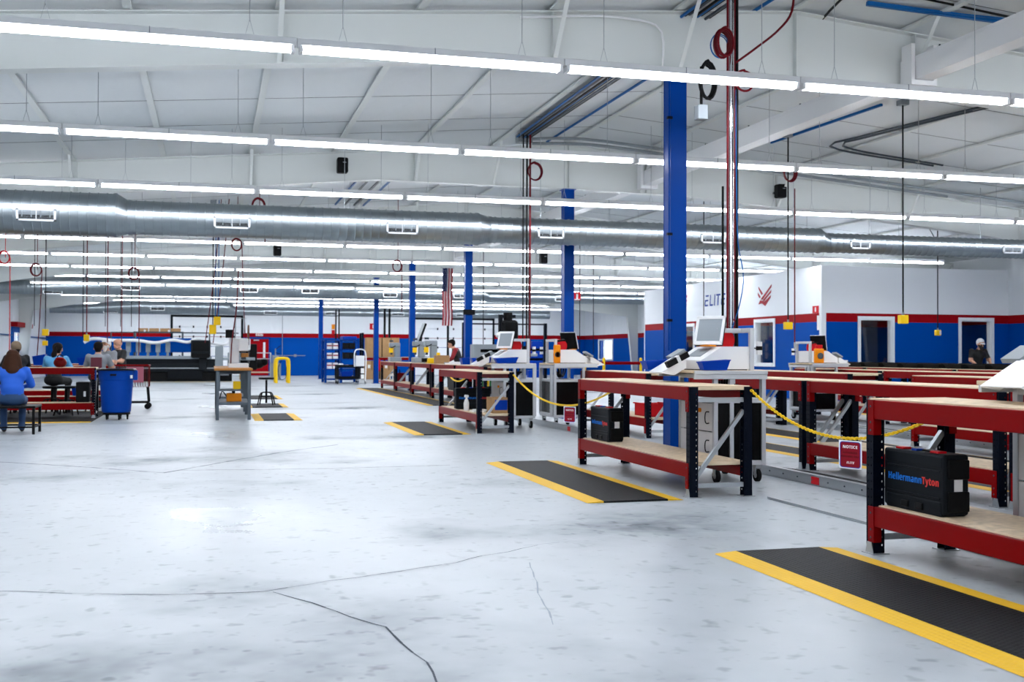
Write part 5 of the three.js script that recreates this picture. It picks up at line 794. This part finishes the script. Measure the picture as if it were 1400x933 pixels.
// ---------------------------------------------------------------- long machine at the back
{
  const t = thing('cutting_machine', 'long dark automatic machine with pale gantry standing before the overhead door', 'machine', [-1.6, 0, 52]), d0 = 51.6, d1 = 53;
  part('plinth', [rb(-4.4, 0.9, 0.0, 0.42, d0 + 0.1, d1, 0.02, 1)], mat.black, t); part('lower_body', rb(-4.45, 0.3, 0.42, 1.0, d0, d1, 0.03, 1), mat.machine, t); part('pale_rail', rb(-4.4, 0.2, 0.56, 0.62, d0 - 0.03, d0, 0.01, 1), mat.grey, t);
  part('bed', rb(-4.5, 0.0, 1.0, 1.14, d0 - 0.06, d1 + 0.05, 0.02, 1), mat.machineGrey, t); part('bed_skirt', rb(-4.45, -0.2, 0.82, 1.0, d0 - 0.02, d0 + 0.02, 0.01, 1), mat.charcoal, t);
  for (let k = 0; k < 6; k++) part('feed_head', [rb(-4.1 + k * 0.42, -3.9 + k * 0.42, 1.3, 1.75, d0 + 0.2, d0 + 0.5, 0.02, 1), rb(-4.06 + k * 0.42, -3.96 + k * 0.42, 1.14, 1.3, d0 + 0.25, d0 + 0.4, 0.01, 1)], mat.machineGrey, t);
  part('backboard', bx(-4.2, -0.9, 1.3, 1.95, d1 - 0.1, d1 - 0.06), mat.wallBlue, t); part('gantry', [bar([-4.4, 1.14, d1 - 0.05], [-4.4, 2.2, d1 - 0.05], 0.06), bar([-0.1, 1.14, d1 - 0.05], [-0.1, 2.2, d1 - 0.05], 0.06), bar([-4.4, 2.2, d1 - 0.05], [1.2, 2.2, d1 - 0.05], 0.05)], mat.steelDark, t);
  for (let k = 0; k < 5; k++) part('gantry_lamp', ball(0.05, -4 + k * 1.05, 2.28, d1 - 0.05), mat.white, t);
  part('control_cabinet', rb(-0.9, -0.05, 1.1, 1.85, d0 - 0.2, d0 + 0.4, 0.02), mat.machine, t); part('keypad', rb(-0.85, -0.1, 1.05, 1.25, d0 - 0.34, d0 - 0.2, 0.02, 1), mat.black, t); part('screen', bx(-0.82, -0.13, 1.36, 1.78, d0 - 0.206, d0 - 0.2), mat.screenDark, t);
  part('unit_front', rb(-0.55, -0.2, 0.5, 1.05, d0 - 0.12, d0, 0.02, 1), mat.machine, t); part('access_door', rb(-1.9, -0.4, 0.1, 0.52, d0 - 0.02, d0 + 0.1, 0.01, 1), mat.charcoal, t);
  part('white_tube', tube([[-5.4, 1.72, d0], [-5.1, 1.88, d0], [-4.2, 1.82, d0], [-3.2, 1.82, d0], [-2.4, 1.72, d0], [-1.7, 1.85, d0], [-1, 1.76, d0], [-0.6, 1.92, d0], [0.1, 1.72, d0], [0.6, 1.7, d0], [0.9, 2.0, d0]], 0.07, 60, 8), mat.whiteGloss, t);
  parts('end_unit', [rb(0.15, 0.5, 0.6, 1.6, d0 - 0.1, d0 + 0.5, 0.02), rb(0.7, 1.25, 0.7, 1.3, d0 - 0.3, d0 + 0.3, 0.03), rb(0.5, 1.9, 0.95, 1.08, d0 - 0.4, d0 - 0.1, 0.03)], mat.machineGrey, t); parts('motor', [cy(0.09, 0.5, 0.5, 0.35, d0 - 0.2, 'x', 16), cy(0.09, 0.4, 1.0, 0.6, d0 - 0.2, 'x', 16)], mat.zinc, t); part('hopper', rb(0.85, 1.7, 1.4, 1.95, d0 - 0.1, d0 + 0.4, 0.08), mat.white, t); part('green_panel', bx(0.8, 1.15, 1.3, 1.44, d0 - 0.32, d0 - 0.3), mat.green, t); part('black_guard', rb(1.2, 2, 0.5, 1.7, d0 + 0.1, d0 + 0.6, 0.05), mat.black, t);
}
solo('floor_stripe', bx(-4.6, 1.2, 0, 0.003, 50.4, 50.55), mat.yellow, 'yellow stripe on the floor along the long dark machine', 'floor marking', [-1.7, 0, 50.5]);
{ // rack of brown boxes behind the machine
  const t = thing('shelf_unit', 'low shelf of brown boxes standing behind the long machine', 'shelf', [-2.4, 0, 56]); part('frame', [bx(-3.6, -3.52, 0, 2.3, 55.6, 56.2), bx(-1.4, -1.32, 0, 2.3, 55.6, 56.2), bx(-3.6, -1.32, 2.24, 2.3, 55.6, 56.2), bx(-3.6, -1.32, 1.3, 1.36, 55.6, 56.2)], mat.steelDark, t); for (let k = 0; k < 5; k++) part('carton', rb(-3.5 + k * 0.42, -3.12 + k * 0.42, 1.36, 1.75, 55.65, 56.1, 0.01, 1), mat.card, t); for (let k = 0; k < 4; k++) part('carton', rb(-3.4 + k * 0.5, -2.96 + k * 0.5, 2.3, 2.46, 55.7, 56.1, 0.01, 1), mat.card, t);
}
{ // yellow hoop barrier
  const t = thing('hoop_barrier', 'pair of yellow pipe hoop barriers with a black cable by the blue back wall', 'barrier', [2.9, 0, 48]);
  for (const d of [47.9, 48.9]) part('hoop', tube([[2.66, 0, d], [2.66, 0.9, d], [2.7, 1.02, d], [2.8, 1.05, d], [3.05, 1.05, d], [3.15, 1.02, d], [3.18, 0.9, d], [3.18, 0, d]], 0.06, 40, 12), mat.yellow, t);
  part('cable', tube([[2.9, 1.0, 48.2], [2.75, 0.6, 48.2], [2.85, 0.15, 48.2], [3.05, 0.2, 48.2], [3.1, 0.7, 48.3]], 0.015, 24, 6), mat.hoseBlack, t);
}
{ // aluminium frame cart in front of the red door
  const t = thing('frame_cart', 'tall aluminium tube cart holding black bags before the red door', 'cart', [2.3, 0, 56]); for (const [x, d] of [[1.82, 55.7], [2.82, 55.7], [1.82, 56.3], [2.82, 56.3]]) part('post', cy(0.025, 1.3, x, 0.65, d, 'y', 8), mat.alu, t); part('top_frame', [bar([1.82, 1.29, 55.7], [2.82, 1.29, 55.7], 0.04), bar([1.82, 1.29, 56.3], [2.82, 1.29, 56.3], 0.04), bar([1.82, 1.0, 55.7], [2.82, 1.0, 55.7], 0.03)], mat.alu, t); part('deck', rb(1.82, 2.82, 0.3, 0.36, 55.7, 56.3, 0.01), mat.ply, t); part('black_bag', [ball(0.3, 2.2, 0.75, 55.95, 1.1, 0.8, 0.8), ball(0.2, 2.5, 0.85, 55.95)], mat.black, t);
  const b = thing('carton', 'brown carton beside the aluminium tube cart', 'box', [1.6, 0, 54.5]); part('box', rb(1.3, 1.75, 0, 0.6, 54.3, 54.8, 0.01), mat.card, b); part('tape', bx(1.5, 1.56, 0.6, 0.603, 54.3, 54.8), mat.tape, b);
  const m = thing('press_stand', 'grey press stand with small levers between the red door and the yellow hoops', 'machine', [3.0, 0, 54]); part('cabinet', rb(2.75, 3.2, 0, 0.8, 53.8, 54.2, 0.02), mat.grey, m); part('press', [rb(2.8, 3.1, 0.8, 1.15, 53.85, 54.1, 0.03), cy(0.03, 0.4, 2.95, 1.3, 54, 'y', 8)], mat.machineGrey, m); part('lever', [bar([2.95, 1.45, 54], [3.2, 1.65, 53.9], 0.025), bar([2.95, 1.3, 54], [3.15, 1.25, 53.8], 0.025)], mat.black, m);
}
{ const t = thing('exit_sign', 'lit red exit sign on the band above the red door', 'sign', [2.62, 2.26, 64.4]); part('box', rb(2.42, 2.82, 2.26, 2.44, 64.4, 64.48, 0.01), mat.white, t); part('lettering', text('EXIT', 0.13).translate(2.45, 2.285, -64.396), mat.redBright, t); }
redSign(9.13, 2.86, 64.488, 0.22, 0.18, 'x', 'red and white sign on the back wall by the column at the boxes'); { const s = redSign(6.935, 2.4, 20.64, 0.075, 0.08, 'x', 'red arrow sign fixed to the side of the second blue column'); part('base_text', bx(6.88, 6.99, 2.328, 2.345, 20.624, 20.63), mat.white, s); part('bracket', bx(6.858, 6.95, 2.37, 2.43, 20.641, 20.66), mat.zinc, s); }
solo('wall_conduit', [bar([3.3, 1.15, 64.42], [5.2, 1.15, 64.42], 0.04), bar([3.9, 1.15, 64.42], [3.9, 3.6, 64.42], 0.03), rb(4.55, 4.7, 1.08, 1.22, 64.36, 64.46, 0.01)], mat.grey, 'grey conduit with a box fixed along the blue back wall', 'conduit', [4.2, 1.1, 64.42]);
{ const t = thing('stack_light', 'red and yellow stack light on black poles before the back wall', 'signal light', [5.6, 1.9, 53]); part('pole', [bar([5.75, 0, 53.4], [5.75, 3.4, 53.4], 0.06), bar([5.9, 0, 53.4], [5.9, 3.4, 53.4], 0.06)], mat.black, t); part('red_lens', cy(0.08, 0.2, 5.62, 2.3, 53.35, 'y', 12), mat.redBright, t); part('amber_lens', cy(0.08, 0.24, 5.62, 2.55, 53.35, 'y', 12), mat.orange, t); part('lens_arm', [bar([5.62, 2.18, 53.35], [5.75, 2.18, 53.4], 0.03)], mat.black, t); }

// blue shelving, trolley, cartons
{
  const t = thing('blue_shelving', 'blue steel shelving loaded with white boxes and black bins by the column', 'shelving', [5.4, 0, 48.8]); const X = [4.75, 5.42, 6.15], D0 = 48.2, D1 = 49.4;
  for (const x of X) for (const d of [D0, D1]) part('post', bx(x - 0.05, x + 0.05, 0, 1.88, d - 0.05, d + 0.05), mat.blue, t);
  for (const y of [0.12, 0.55, 0.98, 1.4, 1.82]) part('shelf', rb(4.75, 6.15, y, y + 0.06, D0 - 0.05, D1 + 0.05, 0.01, 1), mat.blue, t);
  let k = 0; for (const y of [0.61, 1.04, 1.46]) for (const x of [4.92, 5.18]) { const b = part('white_box', rb(x - 0.11, x + 0.11, y, y + 0.26, D0, D0 + 0.5, 0.01, 1), mat.white, t); part('red_stripe', bx(x - 0.111, x + 0.111, y + 0.12, y + 0.18, D0 - 0.004, D0 + 0.002), mat.redOld, b); }
  for (const [x, y] of [[5.62, 1.46], [5.9, 1.46], [5.65, 1.04], [5.95, 1.04], [5.7, 0.18]]) part('black_bin', rb(x - 0.14, x + 0.14, y, y + 0.28, D0, D0 + 0.6, 0.02, 1), mat.black, t); part('top_tub', rb(5.5, 6.1, 1.88, 2.02, D0, D1, 0.03), mat.binBlue, t);
}
{
  const t = thing('utility_cart', 'dark plastic utility cart loaded with white goods in front of the blue shelving', 'cart', [5.55, 0, 46.4]); for (const y of [0.2, 0.68]) part('tray', [rb(5.0, 5.95, y, y + 0.05, 46.1, 46.8, 0.02), rb(5.0, 5.95, y + 0.05, y + 0.12, 46.1, 46.14, 0.01, 1), rb(5.0, 5.95, y + 0.05, y + 0.12, 46.76, 46.8, 0.01, 1)], mat.charcoal, t); for (const [x, d] of [[5.05, 46.15], [5.9, 46.15], [5.05, 46.75], [5.9, 46.75]]) { part('corner_post', bx(x - 0.05, x + 0.05, 0.25, 0.68, d - 0.04, d + 0.04), mat.charcoal, t); part('caster', cy(0.065, 0.04, x, 0.065, d, 'x', 12), mat.black, t); part('caster_fork', bx(x - 0.03, x + 0.03, 0.1, 0.21, d - 0.03, d + 0.03), mat.zinc, t); }
  solo('parts_pile', [rb(5.1, 5.3, 0.73, 0.85, 46.2, 46.5, 0.04), rb(5.3, 5.55, 0.73, 0.8, 46.3, 46.6, 0.03)], mat.white, 'white wrapped goods on the top tray of the utility cart', 'goods', [5.3, 0.73, 46.4]); bin('blue tub on the lower tray of the utility cart', 5.45, 0.25, 46.45, 0.5, 0.4, 0.3);
  const h = thing('hand_truck', 'white platform hand truck standing upright beside the utility cart', 'hand truck', [6.05, 0, 45.9]); part('frame', tube([[5.72, 0.72, 45.9], [5.72, 1.3, 45.9], [5.78, 1.42, 45.9], [6.1, 1.42, 45.9], [6.17, 1.3, 45.9], [6.17, 0.1, 45.9]], 0.025, 40, 8), mat.white, h); part('panel', rb(5.76, 6.13, 0.74, 1.18, 45.88, 45.92, 0.01), mat.white, h); parts('label_sheet', [bx(5.98, 6.12, 0.22, 0.4, 45.88, 45.9), bx(5.98, 6.12, 0.45, 0.66, 45.88, 45.9)], mat.paper, h); part('toe_plate', rb(5.7, 6.2, 0.03, 0.06, 45.7, 46.05, 0.01, 1), mat.zinc, h); part('wheel', cy(0.08, 0.04, 6.17, 0.08, 45.98, 'x', 14), mat.black, h);
}
{
  const t = thing('pallet_rack', 'red beamed pallet rack holding tall brown cartons against the back wall', 'rack', [8.4, 0, 55]); for (const x of [7.2, 9.7]) for (const d of [54.6, 55.4]) part('upright', bx(x - 0.05, x + 0.05, 0, 2.3, d - 0.05, d + 0.05), mat.navy, t); for (const d of [54.6, 55.4]) part('beam', bx(7.25, 9.65, 0.95, 1.08, d - 0.03, d + 0.03), mat.red, t); part('deck', bx(7.25, 9.65, 1.08, 1.11, 54.6, 55.4), mat.ply, t);
  for (const [x, w, y, h, l] of [[7.75, 0.38, 1.11, 0.95, 'tall brown carton on the pallet rack beam, by the column'], [8.6, 0.42, 1.11, 0.95, 'tall brown carton on the pallet rack beam, right of its twin'], [7.65, 0.36, 0, 0.92, 'open brown carton on the floor under the pallet rack'], [8.5, 0.42, 0, 0.9, 'brown carton with a white label on the floor under the pallet rack']]) { const b = thing('brown_carton', l, 'box', [x, y, 54.85]); part('carton', rb(x - w, x + w, y, y + h, 54.55, 55.2, 0.01, 1), mat.card, b); part('tape', bx(x - 0.03, x + 0.03, y + h * 0.5, y + h, 54.544, 54.552), mat.cardEdge, b); if (y === 0) part('label_sheet', bx(x - 0.2, x - 0.08, 0.55, 0.72, 54.54, 54.548), mat.paper, b); }
  const c = thing('fire_extinguisher', 'red fire extinguisher standing by the column at the cartons', 'extinguisher', [6.98, 0, 50]); part('cylinder', lathe([[0, 0.02], [0.09, 0.02], [0.1, 0.05], [0.1, 0.5], [0.05, 0.58], [0.03, 0.62], [0, 0.62]], 7.3, 0.45, 50, 16), mat.redBright, c); part('valve', rb(7.26, 7.34, 1.06, 1.12, 49.95, 50.05, 0.01), mat.black, c); part('stand', [cy(0.12, 0.03, 7.3, 0.015, 50, 'y', 16), cy(0.02, 0.45, 7.3, 0.24, 50, 'y', 8)], mat.redBright, c); c.position.x += 0;
}

// ---------------------------------------------------------------- assembly bench row by the flag
const rowLabels = ['red rack bench at the far end of the assembly row with detergent jugs below', 'red rack bench of the assembly row carrying the tilted black monitor', 'red rack bench of the assembly row where the man in the vest works', 'red rack bench of the assembly row nearest the spray bottle bench'];
[37.3, 34.1, 30.9, 27.7].forEach((d, i) => { const b = copy(benchB, 5.99 - 4.03, 0, d - 8.9, rowLabels[i]); });
copy(benchB, 1.97, 0, 24.5 - 8.9, 'red rack bench holding the pale grey press');
{
  const jug = (x, d, l) => { const t = thing('jug', l, 'jug', [x, 0.308, d]); part('bottle', [rb(x - 0.1, x + 0.1, 0.308, 0.52, d - 0.07, d + 0.07, 0.04), cy(0.03, 0.06, x, 0.55, d, 'y', 10)], mat.white, t); part('blue_label', bx(x - 0.07, x + 0.07, 0.36, 0.46, d - 0.075, d - 0.07), mat.hoseBlue, t); part('cap', cy(0.035, 0.03, x, 0.59, d, 'y', 10), mat.hoseBlue, t); };
  jug(6.3, 39.6, 'white detergent jug on the far bench shelf, beside its twin'); jug(6.3, 39.0, 'white detergent jug on the far bench shelf, next to the red can');
  const m = thing('tilt_monitor', 'black monitor tilted up on a stand on the assembly bench', 'monitor', [6.5, 0.98, 35.6]); part('screen_back', bar([6.5, 1.65, 35.6], [6.72, 2.25, 35.6], 0.5, 0.06), mat.black, m); part('stand', [bar([6.55, 0.98, 35.6], [6.6, 1.8, 35.6], 0.06), rb(6.4, 6.7, 0.98, 1.02, 35.4, 35.8, 0.01)], mat.black, m); part('screen_face', bar([6.47, 1.67, 35.6], [6.69, 2.26, 35.6], 0.46, 0.01), mat.grey, m);
  const press = (x, d, l, c) => { const t = thing('bench_press', l, 'machine', [x, 0.98, d]); part('body', [rb(x - 0.2, x + 0.2, 0.98, 1.15, d - 0.3, d + 0.3, 0.03), rb(x - 0.02, x + 0.18, 1.15, 1.6, d - 0.12, d + 0.12, 0.03), rb(x - 0.2, x + 0.18, 1.5, 1.66, d - 0.14, d + 0.14, 0.03)], c, t); part('spindle', [cy(0.04, 0.3, x - 0.12, 1.38, d, 'y', 10), cy(0.07, 0.06, x - 0.12, 1.72, d, 'y', 12)], mat.steelDark, t); part('yellow_guard', rb(x - 0.24, x - 0.1, 1.3, 1.46, d - 0.22, d - 0.16, 0.01), mat.yellow, t); part('lever', bar([x, 1.55, d - 0.15], [x - 0.25, 1.4, d - 0.2], 0.025), mat.black, t); };
  press(6.35, 39.4, 'pale bench press at the far end of the assembly bench', mat.machineGrey); press(6.3, 32.4, 'pale bench press beside the man in the vest', mat.machineGrey); press(6.35, 34.6, 'grey bench press between the monitor and the yellow drill', mat.grey);
  const y = thing('yellow_drill', 'yellow machine lying on the assembly bench', 'tool', [6.2, 0.98, 31.8]); part('body', rb(6.05, 6.5, 0.98, 1.14, 31.5, 32.0, 0.05), mat.yellow, y); part('grip', rb(6.35, 6.45, 1.14, 1.3, 31.7, 31.8, 0.02), mat.yellow, y); part('motor', cy(0.06, 0.2, 6.0, 1.08, 31.7, 'x', 12), mat.black, y);
  const c = thing('small_carton', 'small brown carton on the assembly bench by the vest man', 'box', [6.25, 0.98, 30.8]); part('carton', rb(6.12, 6.5, 0.98, 1.22, 30.6, 31.0, 0.01, 1), mat.card, c); part('tape', bx(6.28, 6.33, 1.22, 1.223, 30.6, 31), mat.tape, c);
  const f = thing('floor_carton', 'brown carton on the floor at the end of the long mat', 'box', [6.2, 0, 27.4]); part('carton', rb(6.02, 6.5, 0.02, 0.36, 27.0, 27.6, 0.01, 1), mat.card, f); part('flap', bx(6.02, 6.5, 0.36, 0.37, 26.9, 27.2), mat.card, f);
  const bl = thing('black_cabinet', 'black cabinet standing above the floor carton under the bench', 'cabinet', [6.3, 0.308, 28.4]); part('body', rb(6.05, 6.55, 0.308, 0.78, 28, 28.7, 0.01), mat.black, bl); part('door_pull', bx(6.2, 6.3, 0.6, 0.63, 27.985, 28), mat.zinc, bl);
  const pc = thing('small_parts', 'scattered small pale parts before the man in the vest', 'parts', [6.3, 0.98, 29.6]); for (let k = 0; k < 14; k++) part('piece', rb(6.1 + rnd() * 0.4, 6.18 + rnd() * 0.4 + 0.3 * 0, 0.98, 1.01 + rnd() * 0.04, 28.8 + k * 0.1, 28.86 + k * 0.1, 0.004, 1), [mat.white, mat.wood, mat.grey][k % 3], pc);
  bin('dark blue bin beside the man in the vest', 6.45, 0.98, 28.3, 0.3, 0.3, 0.2);
  const rc = thing('red_can', 'red fuel can on the far bench shelf', 'can', [6.35, 0.308, 38.1]); part('can', rb(6.2, 6.5, 0.308, 0.6, 37.9, 38.2, 0.03), mat.redDark, rc); part('spout', cy(0.02, 0.12, 6.3, 0.66, 38, 'y', 8), mat.black, rc);
  const gl = thing('green_crate', 'green and white crate of bottles under the bench with the grey press', 'crate', [6.3, 0.308, 25.4]); part('crate', rb(6.1, 6.5, 0.308, 0.5, 25.1, 25.7, 0.01), mat.charcoal, gl); for (let k = 0; k < 4; k++) part('bottle', cy(0.04, 0.3, 6.17 + k * 0.09, 0.62, 25.2, 'y', 10), [mat.green, mat.yellow, mat.green, mat.white][k], gl);
  // tall dark rack and drill head behind the column with the strap box
  const k = thing('equipment_mast', 'tall dark equipment mast with black motor and white lamp beyond the grey press', 'machine', [7.6, 0, 28]); part('mast', [bar([7.3, 0, 28], [7.3, 2.3, 28], 0.1), bar([7.3, 2.25, 28], [7.7, 2.25, 28], 0.08)], mat.charcoal, k); part('motor', [rb(7.3, 7.75, 1.55, 2.15, 27.8, 28.2, 0.1), cy(0.12, 0.3, 7.5, 2.2, 28, 'y', 14)], mat.black, k); part('lamp', ball(0.08, 7.2, 1.75, 27.8), mat.white, k); part('table', rb(7.0, 8.2, 1.2, 1.28, 27.6, 28.4, 0.02), mat.machineGrey, k);
  const w = thing('wire_rack', 'tall black framed rack standing before the grey roller door', 'rack', [11.5, 0, 44]); part('frame', [bar([9.9, 0, 44], [9.9, 2.55, 44], 0.09), bar([13.4, 0, 44], [13.4, 2.55, 44], 0.12), bar([9.9, 2.5, 44], [13.4, 2.5, 44], 0.06), bar([10.3, 0, 44.6], [10.3, 2.4, 44.6], 0.09)], mat.navy, w); part('panel', bx(10.4, 13.3, 0.9, 1.6, 43.98, 44.02), mat.navy, w); parts('blue_bin', [0, 1, 2, 3].map(q => rb(12.6 + q * 0.05, 13.2, 0.3 + q * 0.4, 0.6 + q * 0.4, 43.7, 44, 0.03)), mat.binBlue, w);
  for (const [x, l] of [[8.9, 'thin black roof post by the roller door, beside its twin'], [8.65, 'thin black roof post by the roller door, nearer the cartons'], [12.0, 'thin black roof post behind the wire rack']]) solo('roof_post', bar([x, 0, 57], [x, 3.6, 57], 0.1), mat.black, l, 'post', [x, 0, 57]);
}
solo('air_pipe', [bar([XL + 0.08, 2.05, 42], [XL + 0.08, 2.05, 53.4], 0.05), bar([XL + 0.08, 2.05, 58.2], [XL + 0.08, 2.05, 64.3], 0.05)], mat.hoseBlue, 'blue air pipe fixed along the white left wall', 'pipe', [XL + 0.08, 2.05, 50]);

renderer.render(scene, camera);
